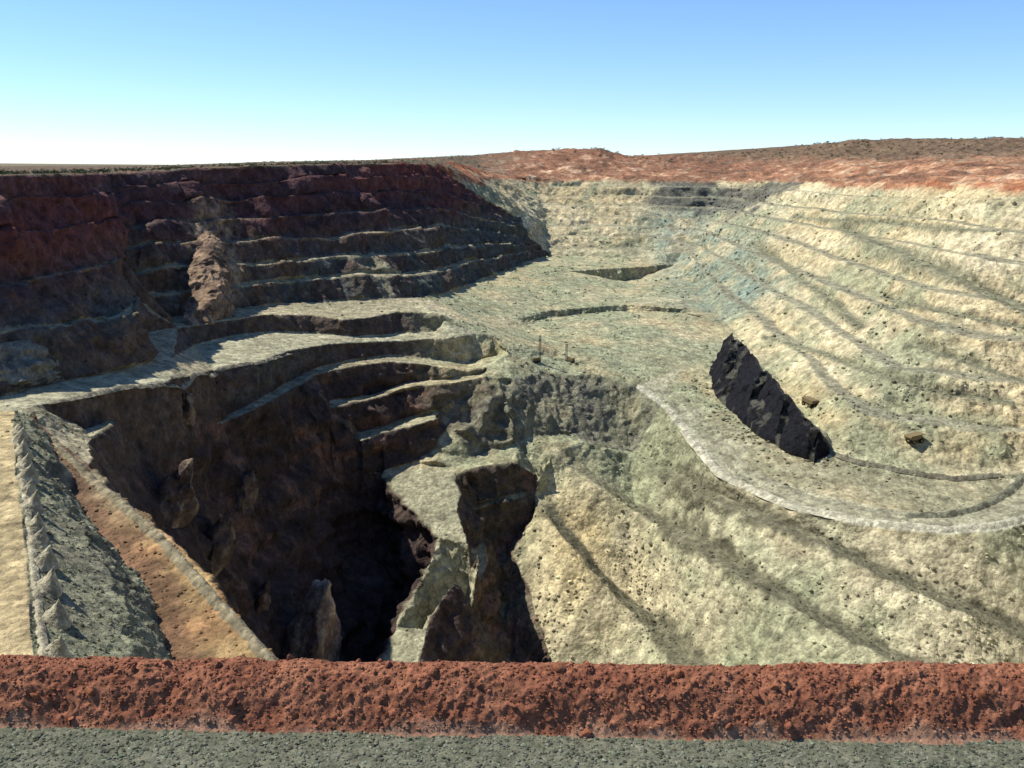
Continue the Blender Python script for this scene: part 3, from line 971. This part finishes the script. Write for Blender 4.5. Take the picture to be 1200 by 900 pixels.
BLp = np.array([(817, 446), (835, 464), (862, 484), (890, 505), (922, 522), (955, 534), (976, 534)], float)
CRp = np.array([(853, 387), (868, 402), (893, 430), (916, 456), (938, 483), (958, 505), (976, 526)], float)
nu, nv = 260, 70
uu = np.linspace(0, 1, nu)
ui = np.linspace(0, 6, nu)
bpx = np.stack([np.interp(ui, np.arange(7), BLp[:, c]) for c in (0, 1)], 1)
cpx = np.stack([np.interp(ui, np.arange(7), CRp[:, c]) for c in (0, 1)], 1)
zb = np.interp(uu, [0, 1], [-72.5, -78.2])
Bs = np.array([P(x, y, z_) for (x, y), z_ in zip(bpx, zb)])
Cs = np.array([D(x, y, b_[1] / S + np.interp(t_, [0, 1], [5.5, 2.0])) for (x, y), b_, t_ in zip(cpx, Bs, uu)])
Bk = Cs + np.array([20.0, 45.0, 0]); Bk[:, 2] = Bs[:, 2] + 3
WV = np.linspace(0, 1, nv)
f1 = np.clip(WV / 0.66, 0, 1)[None, :, None]; f2 = np.clip((WV - 0.66) / 0.34, 0, 1)[None, :, None]
q = Bs[:, None] + (Cs - Bs)[:, None] * f1 + (Bk - Cs)[:, None] * f2
q = q.reshape(-1, 3)
U = np.repeat(uu, nv); W = np.tile(WV, nu)
# five blocks stepping down the ridge: each has a steep side towards the lookout
ph = U * 4.6 + 0.55 * fbm(q, 26, 2, 4.0) + 0.22 * np.clip(W / 0.66, 0, 1)
saw = ph - np.floor(ph)
bev = np.where(saw < 0.78, saw / 0.78, (1 - saw) / 0.22)
sz = np.interp(U, [0, 1], [1.0, 0.35])
ampl = np.sin(np.clip(W / 0.9, 0, 1) * np.pi) ** 0.7 * sz
outw = np.array([-0.55, -0.8, 0.0])
q = q + outw * ((bev - 0.5) * 15.0 * ampl)[:, None]
led = W / 0.66 * 4 + 0.5 * fbm(q, 14, 2, 24.0)
q[:, 2] += np.where(W < 0.7, (0.5 - (led - np.floor(led))) * 2.6, 0) * sz
q += np.stack([fbm(q, 8, 3, 3.0), fbm(q, 8, 3, 33.0), fbm(q, 8, 3, 63.0)], 1) * 3.0 * (0.4 + 0.6 * sz)[:, None]
endt = np.clip(np.minimum(U / 0.03, (1 - U) / 0.03), 0, 1)
q[:, 2] = np.where(endt < 1, (Bs[np.minimum((U * (nu - 1)).round().astype(int), nu - 1), 2] - 4) * (1 - endt) + q[:, 2] * endt, q[:, 2])
q[W == 0, 2] -= 5; q[W == 1, 2] -= 6
i = (np.arange(nu - 1)[:, None] * nv + np.arange(nv - 1)[None, :]).ravel()
T_ = np.concatenate([np.c_[i, i + nv, i + nv + 1], np.c_[i, i + nv + 1, i + 1]])
lit_streak = sstep(0.80, 0.9, saw + 0.22 * fbm(q, 6, 3, 8.0)) * 0.45 + sstep(0.25, 0.5, fbm(q, 12, 3, 18.0, (1, 1, 0.4))) * 0.3
cc = mix(np.tile(np.array([0.008, 0.0085, 0.012]), (len(q), 1)), np.array([0.13, 0.13, 0.10]), lit_streak * (W < 0.66) + sstep(0.64, 0.72, W) * 1.0)  # near-black stands for shade on this sunlit face, pale streaks for lit ribs
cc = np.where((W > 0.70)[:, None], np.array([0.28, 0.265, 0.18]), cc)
tag(link('rock_outcrop', np_mesh('rock_outcrop', q, T_, np.clip(cc, 0.005, 0.5)), M_fin), 'stepped wedge of bare rock rising beside the haul road, its shade painted black', 'rock face')

# ------------------------------------------------------------------ scree chute down the shaded wall
def scree(pix, bulge, cA, cB, label, seed):
    tl, tr_, bl_, br_ = [hit(*p_) for p_ in pix]
    nu, nv = 150, 90
    U, W = [a_.ravel() for a_ in np.meshgrid(np.linspace(0, 1, nu), np.linspace(0, 1, nv), indexing='ij')]
    lt = tl + (bl_ - tl) * U[:, None]; rt = tr_ + (br_ - tr_) * U[:, None]
    q = lt + (rt - lt) * (0.5 + (W - 0.5) * (1 + 0.5 * fbm(np.c_[U * 6, U * 0, W * 0.5], 1.2, 3, seed + 6.0)) + 0.15 * fbm(np.c_[U * 6, U * 0, U * 0], 1.5, 2, seed + 16.0))[:, None]
    bul = np.sin(np.pi * W) ** 0.9
    ow = np.array([0.74, -0.60, 0.3])
    q += ow * ((-6 + (6 + bulge) * bul * np.clip(0.3 + U * 1.2, 0, 1) * np.clip((1.02 - U) * 5, 0, 1))[:, None])
    q += ow * ((fbm(q, 22, 3, seed + 7.0) * 7 + (0.3 - np.abs(nz(q, 9, seed + 17.0))) * 4.5 + fbm(q, 3.5, 2, seed + 27.0) * 1.6)[:, None])
    i = (np.arange(nu - 1)[:, None] * nv + np.arange(nv - 1)[None, :]).ravel()
    T_ = np.concatenate([np.c_[i, i + nv, i + nv + 1], np.c_[i, i + nv + 1, i + 1]])
    cc = mix(np.tile(np.array(cA), (len(q), 1)), np.array(cB), 0.35 + 2.0 * fbm(q, 10, 3, 37.0))
    return tag(link('scree_chute', np_mesh('scree_chute', q, T_, cc), M_rock), label, 'scree')


scree([(236, 262), (264, 258), (214, 384), (278, 376)], 9, (0.25, 0.175, 0.115), (0.11, 0.075, 0.055), 'tan chute of scree spilling down the shaded left wall', 0)
scree([(-30, 408), (58, 393), (-40, 474), (84, 448)], 9, (0.20, 0.19, 0.15), (0.12, 0.115, 0.09), 'grey scree apron resting against the shaded wall above the long ramp', 50)

# ------------------------------------------------------------------ rock ribs standing out of the dark hole's wall
M_rib = terrain_mat('rib_rock', (0.25, 0.9), 0.7, 0.4)
ribs = [((352, 738), 74, 150, 0.25, 'broad brown rock rib painted pale as if sunlit, low in the dark hole beside the ochre bench'),
        ((190, 585), 56, 70, 0.5, 'brown rock rib high on the dark wall under the ramp bend'),
        ((240, 640), 40, 76, 0.35, 'slim brown rock rib below the ramp rib in the dark hole'),
        ((290, 575), 44, 48, 0.3, 'short pale-topped rock knob midway across the dark wall'),
        ((222, 478), 22, 34, 0.2, 'small rock knob just under the edge of the long ramp'),
        ((300, 705), 22, 48, 0.3, 'thin rock rib between the slim rib and the broad one')]
for k, ((px, py), wpx, hpx, tilt, lab) in enumerate(ribs):
    c = hit(px, py)
    d_ = np.linalg.norm(c)
    w_m, h_m = wpx / F * d_, hpx / F * d_
    bm = bmesh.new(); bmesh.ops.create_icosphere(bm, subdivisions=5, radius=1)
    q = np.array([v.co[:] for v in bm.verts]); tt = np.array([[v.index for v in f.verts] for f in bm.faces]); bm.free()
    r = np.random.default_rng(k + 60)
    q = q * (1 + 0.4 * fbm(q, 1.0, 3, k * 4.3))[:, None]
    for _ in range(8):
        n = r.normal(size=3); n[2] *= 0.5; n /= np.linalg.norm(n)
        e = q @ n - r.uniform(0.55, 0.8)
        q = q - np.where(e > 0, e * 0.9, 0)[:, None] * n
    q[:, :2] *= (1 - 0.38 * q[:, 2:3].clip(-0.9, 1))
    q = q * np.array([w_m * 0.5, w_m * 0.65, h_m * 0.56])
    q[:, 0] += q[:, 2] * tilt
    q += np.stack([fbm(q, 7, 3, 3.0 + k), fbm(q, 7, 3, 33.0 + k), fbm(q, 7, 3, 63.0 + k)], 1) * 3.2
    cc = mix(mix(np.tile(np.array([0.085, 0.058, 0.046]), (len(q), 1)), np.array([0.22, 0.17, 0.12]), sstep(0.0, 0.4, fbm(q, 9, 3, 19.0) + 0.1) * 0.8), np.array([0.05, 0.035, 0.03]), sstep(0.1, 0.4, fbm(q, 12, 3, 29.0)) * 0.6)
    if k == 0: cc = cc * 2.2  # colour raised to look sunlit, though this rib stands in shade
    o = link('rock_rib', np_mesh('rock_rib', q, tt, cc), M_rib)
    o.location = c + np.array([-c[0], -c[1], 0]) / d_ * w_m * (0.25 if k else 0.7)
    tag(o, lab, 'rock', 'rock ribs of the dark hole')

# ------------------------------------------------------------------ loose rock lying on the benches and floors
def soup(name, pos, rad, colr, mat, seed=0, sub=1, squash=(1, 1, 0.75)):
    """many small stones joined into one mesh"""
    r = np.random.default_rng(seed)
    protos = []
    for k in range(6):
        me = rock_mesh('tmp', seed + k + 1, sub, squash)
        vv = np.array([v.co[:] for v in me.vertices]); tt = np.array([p.vertices[:] for p in me.polygons])
        bpy.data.meshes.remove(me)
        protos.append((vv, tt))
    VV_, TT_, CC_ = [], [], []
    off = 0
    which = r.integers(0, 6, len(pos))
    for k in range(6):
        ids = np.where(which == k)[0]
        if not len(ids): continue
        vv, tt = protos[k]
        a_ = r.uniform(0, 6.28, len(ids))
        x = vv[None, :, 0] * np.cos(a_)[:, None] - vv[None, :, 1] * np.sin(a_)[:, None]
        y = vv[None, :, 0] * np.sin(a_)[:, None] + vv[None, :, 1] * np.cos(a_)[:, None]
        q = np.stack([x, y, np.broadcast_to(vv[None, :, 2], x.shape)], -1) * rad[ids][:, None, None] * r.uniform(0.75, 1.25, (len(ids), 1, 3))
        q = q + pos[ids][:, None, :]
        VV_.append(q.reshape(-1, 3))
        TT_.append((tt[None] + (np.arange(len(ids)) * len(vv))[:, None, None]).reshape(-1, 3) + off)
        CC_.append(np.repeat(colr[ids], len(vv), 0))
        off += len(ids) * len(vv)
    me = np_mesh(name, np.concatenate(VV_), np.concatenate(TT_), np.concatenate(CC_))
    me.polygons.foreach_set('use_smooth', np.zeros(len(me.polygons), bool))
    return link(name, me, mat)


r_ = np.random.default_rng(99)
inview = (_PX > -60) & (_PX < 1260) & (_PY > 205) & (_PY < 800) & (dist > 180) & (dist < 1700) & (P0[:, 2] < -25)
wgt = inview * (0.25 + (1 - road)) * (0.4 + (V[:, 0] > 0)) * np.clip(0.3 + 1.5 * n2, 0, 2)
ids = r_.choice(len(V), 9000, p=wgt / wgt.sum())
wn_ = in_poly(P0, list(roadA_in) + list(rub_toe[::-1])) * 1.0 + 0.25 * ino
ids = np.concatenate([ids, r_.choice(len(V), 3500, p=wn_ / wn_.sum())])
rad = (0.35 + 1.7 * r_.random(len(ids)) ** 5) * np.clip(dist[ids] / 800, 0.35, 1.6)
cr_ = np.clip(col[ids] * r_.uniform(0.6, 1.35, (len(ids), 1)), 0.02, 0.6)
tag(soup('loose_rock', V[ids] + np.array([0, 0, 0.1]), rad, cr_, M_rock, 5), 'loose broken rock scattered over the pit benches', 'loose rock', kind='stuff')

# rock falls: clusters of darker broken blocks
fp, fr, fc = [], [], []
falls = [((740, 640), 16, 26, 90), ((755, 690), 14, 30, 90), ((765, 735), 12, 20, 60), ((1150, 752), 24, 14, 90), ((1012, 384), 10, 8, 40), ((1040, 362), 6, 14, 40),
         ((1100, 455), 34, 8, 70), ((1000, 470), 30, 10, 60), ((820, 455), 10, 8, 60), ((850, 484), 14, 8, 70), ((885, 508), 16, 7, 70), ((925, 526), 16, 6, 60), ((962, 538), 14, 5, 50),
         ((830, 250), 34, 16, 110), ((880, 235), 20, 14, 80), ((620, 300), 14, 5, 40), ((640, 720), 10, 40, 90), ((900, 560), 60, 10, 60), ((1080, 690), 70, 20, 120), ((830, 690), 60, 40, 160)]
for (px, py), sx, sy, cnt in falls:
    cand = np.where((np.abs(_PX - px) < 4 * sx + 6) & (np.abs(_PY - py) < 4 * sy + 6) & (_dep < 2200))[0]
    for _ in range(cnt):
        k_ = cand[np.argmin((_PX[cand] - (px + r_.normal() * sx)) ** 2 + (_PY[cand] - (py + r_.normal() * sy)) ** 2)]
        fp.append(V[k_]); fr.append((0.5 + 1.7 * r_.random() ** 2.5) * min(1.5, max(0.5, dist[k_] / 750)))
        fc.append(np.clip(col[k_] * r_.uniform(0.3, 1.15), 0.015, 0.6))
tag(soup('fallen_rock', np.array(fp), np.array(fr), np.array(fc), M_rock, 35), 'clusters of darker fallen rock on the pit slopes', 'fallen rock', kind='stuff')

# ------------------------------------------------------------------ foreground: gravel strip and red earth berm
def Pm(px, py, z):
    v = ray(px, py)
    return v * (z / v[2])


GZ = -7.0
cr = np.array([Pm(px, py, -6.38) for px, py in ((-500, 770), (0, 776), (300, 777), (600, 785), (900, 789), (1200, 786), (1700, 780))])
bs = np.array([Pm(px, py, GZ) for px, py in ((-500, 848), (0, 853), (300, 858), (600, 862), (900, 868), (1200, 868), (1700, 862))])
xs = np.concatenate([np.linspace(-60, -9, 120), np.linspace(-9, 9, 820)[1:-1], np.linspace(9, 60, 120)])
o_c = np.argsort(cr[:, 0]); o_b = np.argsort(bs[:, 0])
yc = np.interp(xs, cr[o_c, 0], cr[o_c, 1]); yb = np.interp(xs, bs[o_b, 0], bs[o_b, 1])
prof_t = np.concatenate([np.linspace(-2.0, 0, 10)[:-1], np.linspace(0, 2.5, 90), np.linspace(2.5, 6, 20)[1:]])
XX, TT = np.meshgrid(xs, prof_t, indexing='ij')
YC, YB = yc[:, None], yb[:, None]
YY = YB + (YC - YB) * TT
hh = np.where(TT < 0, -0.05, np.where(TT < 1, 0.62 * np.sin(np.clip(TT, 0, 1) * np.pi / 2) ** 1.15, 0.62 - 0.55 * np.clip(TT - 1.25, 0, 9) ** 1.3 - 0.02 * (TT - 1)))
q = np.stack([XX, YY, GZ + hh], -1).reshape(-1, 3)
w_ = np.clip((hh.ravel() + 0.05) / 0.2, 0, 1)
lump = fbm(q, 0.8, 3, 3.0) * 0.09 + (0.3 - np.abs(nz(q, 0.30, 9.0))) * 0.05 + (0.3 - np.abs(nz(q, 0.13, 19.0))) * 0.035 + fbm(q, 0.07, 2, 29.0) * 0.022
q[:, 2] += lump * w_
q[:, 1] -= lump * w_ * 0.6
q[:, 2] += fbm(q, 2.5, 2, 49.0) * 0.09 * w_
nx, ny = len(xs), len(prof_t)
i = (np.arange(nx - 1)[:, None] * ny + np.arange(ny - 1)[None, :]).ravel()
T_ = np.concatenate([np.c_[i, i + ny, i + ny + 1], np.c_[i, i + ny + 1, i + 1]])
redc = np.array([0.195, 0.075, 0.042])
bc = mix(np.tile(redc, (len(q), 1)), np.array([0.27, 0.12, 0.068]), 0.3 + 1.2 * fbm(q, 0.6, 3, 61.0))
bc = mix(bc, np.array([0.13, 0.05, 0.03]), sstep(0.1, 0.4, fbm(q, 0.16, 2, 71.0)) * 0.6)
bc = mix(bc, np.array([0.42, 0.33, 0.23]), sstep(0.16, 0.0, TT.ravel() + 0.35 * fbm(q, 0.6, 2, 81.0)) * 0.25)
M_berm = terrain_mat('red_earth', (9.0, 40.0), 0.012, 0.3)
berm = link('earth_berm', np_mesh('earth_berm', q, T_, np.clip(bc, 0.02, 0.6)), M_berm)
tag(berm, 'long low berm of crumbly red earth beside the gravel strip', 'berm')
# clods on the berm: the big ones one by one, the crumbs as one mass
onb = np.where((np.abs(q[:, 0]) < 8) & (TT.ravel() > 0.03) & (TT.ravel() < 1.3))[0]
cid = r_.choice(onb, 9000)
crad = 0.008 + 0.024 * r_.random(len(cid)) ** 3
cc_ = np.clip(bc[cid] * r_.uniform(0.6, 1.25, (len(cid), 1)), 0.01, 0.6)
crumbs = soup('crumbled_earth', q[cid], crad, cc_, M_berm, 15)
crumbs.parent = berm
tag(crumbs, kind='stuff')
clod_m = []
for k in range(5):
    me = rock_mesh('clod', 40 + k, 2)
    me.materials.append(simple_mat('red_clod', (0.205 * (0.75 + 0.13 * k), 0.08 * (0.8 + 0.1 * k), 0.042), 0.3, 4.0, 0.95, 0.5, 0, 0.02))
    clod_m.append(me)
for k in range(170):
    p = q[r_.choice(onb)]
    o = bpy.data.objects.new('clod', clod_m[k % 5]); C.objects.link(o)
    o.parent = berm
    rr = 0.025 + 0.055 * r_.random() ** 3
    o.location = p + np.array([0, 0, rr * 0.1]); o.scale = (rr * r_.uniform(.8, 1.4), rr, rr * r_.uniform(.6, 1))
    o.rotation_euler = r_.uniform(0, 6.28, 3)

# gravel strip
gx = np.concatenate([np.linspace(-60, -8, 60), np.linspace(-8, 8, 480)[1:-1], np.linspace(8, 60, 60)])
gy = np.concatenate([np.linspace(-4, 9.4, 20), np.linspace(9.4, 11.6, 90)[1:]])
GX, GY = np.meshgrid(gx, gy, indexing='ij')
g = np.stack([GX, GY, np.full_like(GX, GZ)], -1).reshape(-1, 3)
g[:, 2] += fbm(g, 1.6, 2, 5.0) * 0.03 + fbm(g, 0.1, 2, 15.0) * 0.02
nx, ny = len(gx), len(gy)
i = (np.arange(nx - 1)[:, None] * ny + np.arange(ny - 1)[None, :]).ravel()
T_ = np.concatenate([np.c_[i, i + ny, i + ny + 1], np.c_[i, i + ny + 1, i + 1]])
gc = mix(np.tile(np.array([0.085, 0.09, 0.062]), (len(g), 1)), np.array([0.14, 0.14, 0.10]), 0.4 + 1.3 * fbm(g, 0.3, 3, 25.0))
M_grav = terrain_mat('grey_gravel', (14.0, 55.0), 0.01, 0.4)
tag(link('gravel_strip', np_mesh('gravel_strip', g, T_, np.clip(gc, 0.02, 0.5)), M_grav), kind='structure')
ng = 14000
gp = np.stack([r_.uniform(-7.5, 7.5, ng), r_.uniform(9.3, 11.4, ng), np.full(ng, GZ)], 1)
gp[:, 2] += fbm(gp, 1.6, 2, 5.0) * 0.03
cg = np.clip(np.array([0.105, 0.112, 0.08]) * r_.uniform(0.35, 1.7, (ng, 1)) * r_.uniform(0.92, 1.08, (ng, 3)), 0.01, 0.6)
tag(soup('gravel', gp, 0.012 + 0.022 * r_.random(ng) ** 2, cg, M_grav, 25, sub=1), 'grey green crushed gravel covering the strip', 'gravel', kind='stuff')

# ------------------------------------------------------------------ scrub on the plateau and the dumps
M_leaf, nt, b = nodes_of('scrub_leaf')
at = nt.nodes.new('ShaderNodeAttribute'); at.attribute_name = 'rock'
nt.links.new(at.outputs['Color'], b.inputs['Base Color'])
gm = (isg > 0.5) & (P0[:, 1] > 500) & (_PX > -80) & (_PX < 1280) & (dist > 500) & (dist < 3500)
right_red = (X > 0) & (zc < 4)
wg = gm * np.where(right_red, 0.06, 1.0) * np.where(X > 0, np.clip(sstep(2, 11, zc), 0.02, 1) * (X > 30), 1.0) * np.clip(0.5 + 2 * n2, 0.05, 2)
bi = r_.choice(len(V), 2600, p=wg / wg.sum())
LV, LC = [], []
for p in V[bi]:
    h = r_.uniform(1.2, 3.8) * (0.6 if p[0] < 0 else 1.0); m_ = 26
    c = r_.normal(size=(m_, 3)) * np.array([0.42, 0.42, 0.26]) * h + np.array([0, 0, h * 0.55])
    e = r_.normal(size=(m_, 3, 3)) * 0.22 * h
    LV.append((p + c)[:, None, :] + e)
    LC.append(np.repeat(np.array([[0.055, 0.065, 0.032]]) * r_.uniform(0.5, 1.5, (m_, 1)), 3, 0))
LV = np.concatenate(LV).reshape(-1, 3)
me = np_mesh('scrub', LV, np.arange(len(LV)).reshape(-1, 3), np.concatenate(LC))
tag(link('scrub', me, M_leaf), 'low dark green scrub along the pit rim and dump tops', 'scrub', kind='stuff')

# ------------------------------------------------------------------ machines
M_yel = simple_mat('dusty_yellow_paint', (0.17, 0.13, 0.065), 0.2, 1.5, 0.55, 0.1)
M_blk = simple_mat('tyre_rubber', (0.02, 0.02, 0.02), 0.3, 3, 0.85)
M_stl = simple_mat('dusty_steel', (0.13, 0.125, 0.11), 0.3, 2, 0.6, 0.2, 0.4)
M_gls = simple_mat('cab_glass', (0.02, 0.025, 0.03), 0.1, 1, 0.1, 0.0)


def bmesh_obj(name, build, mat, parent):
    bm = bmesh.new(); build(bm)
    bmesh.ops.recalc_face_normals(bm, faces=bm.faces)
    me = bpy.data.meshes.new(name); bm.to_mesh(me); bm.free()
    return link(name, me, mat, parent)


def box(bm, x0, x1, y0, y1, z0, z1, bev=0.08):
    g_ = bmesh.ops.create_cube(bm, size=1)
    for v in g_['verts']:
        v.co = Vector(((x0 + x1) / 2 + v.co.x * (x1 - x0), (y0 + y1) / 2 + v.co.y * (y1 - y0), (z0 + z1) / 2 + v.co.z * (z1 - z0)))
    if bev:
        bmesh.ops.bevel(bm, geom=list({e for v in g_['verts'] for e in v.link_edges}), offset=bev, segments=2, affect='EDGES')


def prism(bm, prof, y0, y1):
    a_ = [bm.verts.new((x, y0, z_)) for x, z_ in prof]; b_ = [bm.verts.new((x, y1, z_)) for x, z_ in prof]
    bm.faces.new(a_); bm.faces.new(b_[::-1])
    for i_ in range(len(prof)):
        j_ = (i_ + 1) % len(prof)
        bm.faces.new((a_[i_], b_[i_], b_[j_], a_[j_]))


def cyl(bm, c, r, h, axis='Y', n=20, r2=None):
    rot = {'Y': Matrix.Rotation(math.pi / 2, 4, 'X'), 'Z': Matrix.Identity(4), 'X': Matrix.Rotation(math.pi / 2, 4, 'Y')}[axis]
    bmesh.ops.create_cone(bm, cap_ends=True, segments=n, radius1=r, radius2=r if r2 is None else r2, depth=h, matrix=Matrix.Translation(c) @ rot)


def root(name, p, rz, label, cat, group=None):
    o = bpy.data.objects.new(name, None); C.objects.link(o)
    o.location = p; o.rotation_euler = (0, 0, rz)
    return tag(o, label, cat, group)


def haul_truck(p, rz, label):
    t = root('haul_truck', p, rz, label, 'truck', 'haul trucks in the pit')
    bmesh_obj('chassis', lambda bm: (box(bm, -5.6, 5.2, -1.1, 1.1, 1.5, 2.5), box(bm, 4.6, 6.2, -3.0, 3.0, 2.2, 3.6)), M_yel, t)
    bmesh_obj('dump_body', lambda bm: prism(bm, [(-6.6, 4.6), (-5.2, 2.9), (2.6, 3.6), (3.6, 6.0), (6.3, 6.2), (6.3, 6.45), (3.2, 6.5), (-6.2, 5.8)], -3.4, 3.4), M_yel, t)
    cab_ = bmesh_obj('cab', lambda bm: box(bm, 3.9, 6.0, 0.4, 2.7, 3.6, 5.6), M_yel, t)
    bmesh_obj('windscreen', lambda bm: box(bm, 5.98, 6.06, 0.6, 2.5, 4.4, 5.4, 0), M_gls, cab_)
    bmesh_obj('ladder', lambda bm: [box(bm, 6.1, 6.3, -1.6, -0.8, 1.0 + 0.45 * i_, 1.1 + 0.45 * i_, 0) for i_ in range(6)], M_stl, t)
    for x, ys in ((4.0, (-2.6, 2.6)), (-3.2, (-2.7, -1.4, 1.4, 2.7))):
        for y in ys:
            w = bmesh_obj('wheel', lambda bm: cyl(bm, (x, y, 1.65), 1.65, 1.15), M_blk, t)
            bmesh_obj('rim', lambda bm: cyl(bm, (x, y, 1.65), 0.85, 1.2), M_yel, w)
    return t


def drill_rig(p, rz, label, mast=13):
    t = root('drill_rig', p, rz, label, 'drill rig', 'drill rigs on the central floor')
    for y in (-1.9, 1.9):
        bmesh_obj('crawler_track', lambda bm: prism(bm, [(-3.6, 0.5), (-3.0, 0), (3.0, 0), (3.6, 0.5), (3.4, 1.1), (-3.4, 1.1)], y - 0.45, y + 0.45), M_blk, t)
    bmesh_obj('deck', lambda bm: box(bm, -4.4, 4.4, -1.6, 1.6, 1.1, 1.6), M_stl, t)
    bmesh_obj('engine_house', lambda bm: box(bm, -4.0, 1.2, -1.5, 1.5, 1.6, 3.6), M_yel, t)
    cab_ = bmesh_obj('cab', lambda bm: box(bm, 1.5, 3.3, -1.6, 0.2, 1.6, 3.9), M_yel, t)
    bmesh_obj('window', lambda bm: box(bm, 3.28, 3.36, -1.4, 0.0, 2.6, 3.6, 0), M_gls, cab_)

    def lattice(bm):
        for x in (3.5, 4.6):
            for y in (-0.65, 0.65):
                box(bm, x - 0.14, x + 0.14, y - 0.14, y + 0.14, 1.4, mast, 0)
        for i_ in range(int(mast / 1.3)):
            z_ = 1.8 + i_ * 1.2
            box(bm, 3.4, 4.7, -0.72, -0.6, z_, z_ + 0.16, 0); box(bm, 3.4, 4.7, 0.6, 0.72, z_, z_ + 0.16, 0)
        box(bm, 3.3, 4.8, -0.8, 0.8, mast, mast + 0.7, 0)
    bmesh_obj('mast', lattice, M_stl, t)
    bmesh_obj('drill_rod', lambda bm: cyl(bm, (4.05, 0, mast / 2 + 0.5), 0.2, mast - 0.6, 'Z', 10), M_stl, t)
    return t


drill_rig(snap(hit(628, 424)), 0.6, 'drill rig with a tall mast standing on the central floor', 21)
drill_rig(snap(hit(668, 424)), 2.4, 'drill rig with the shorter mast, paler ground around it, central floor', 14)
haul_truck(snap(hit(1073, 519)), 0.4, 'dusty haul truck on the pale flat below the right wall')
haul_truck(snap(hit(952, 476)), 2.0, 'dusty haul truck behind the shade-painted stepped wedge of rock')
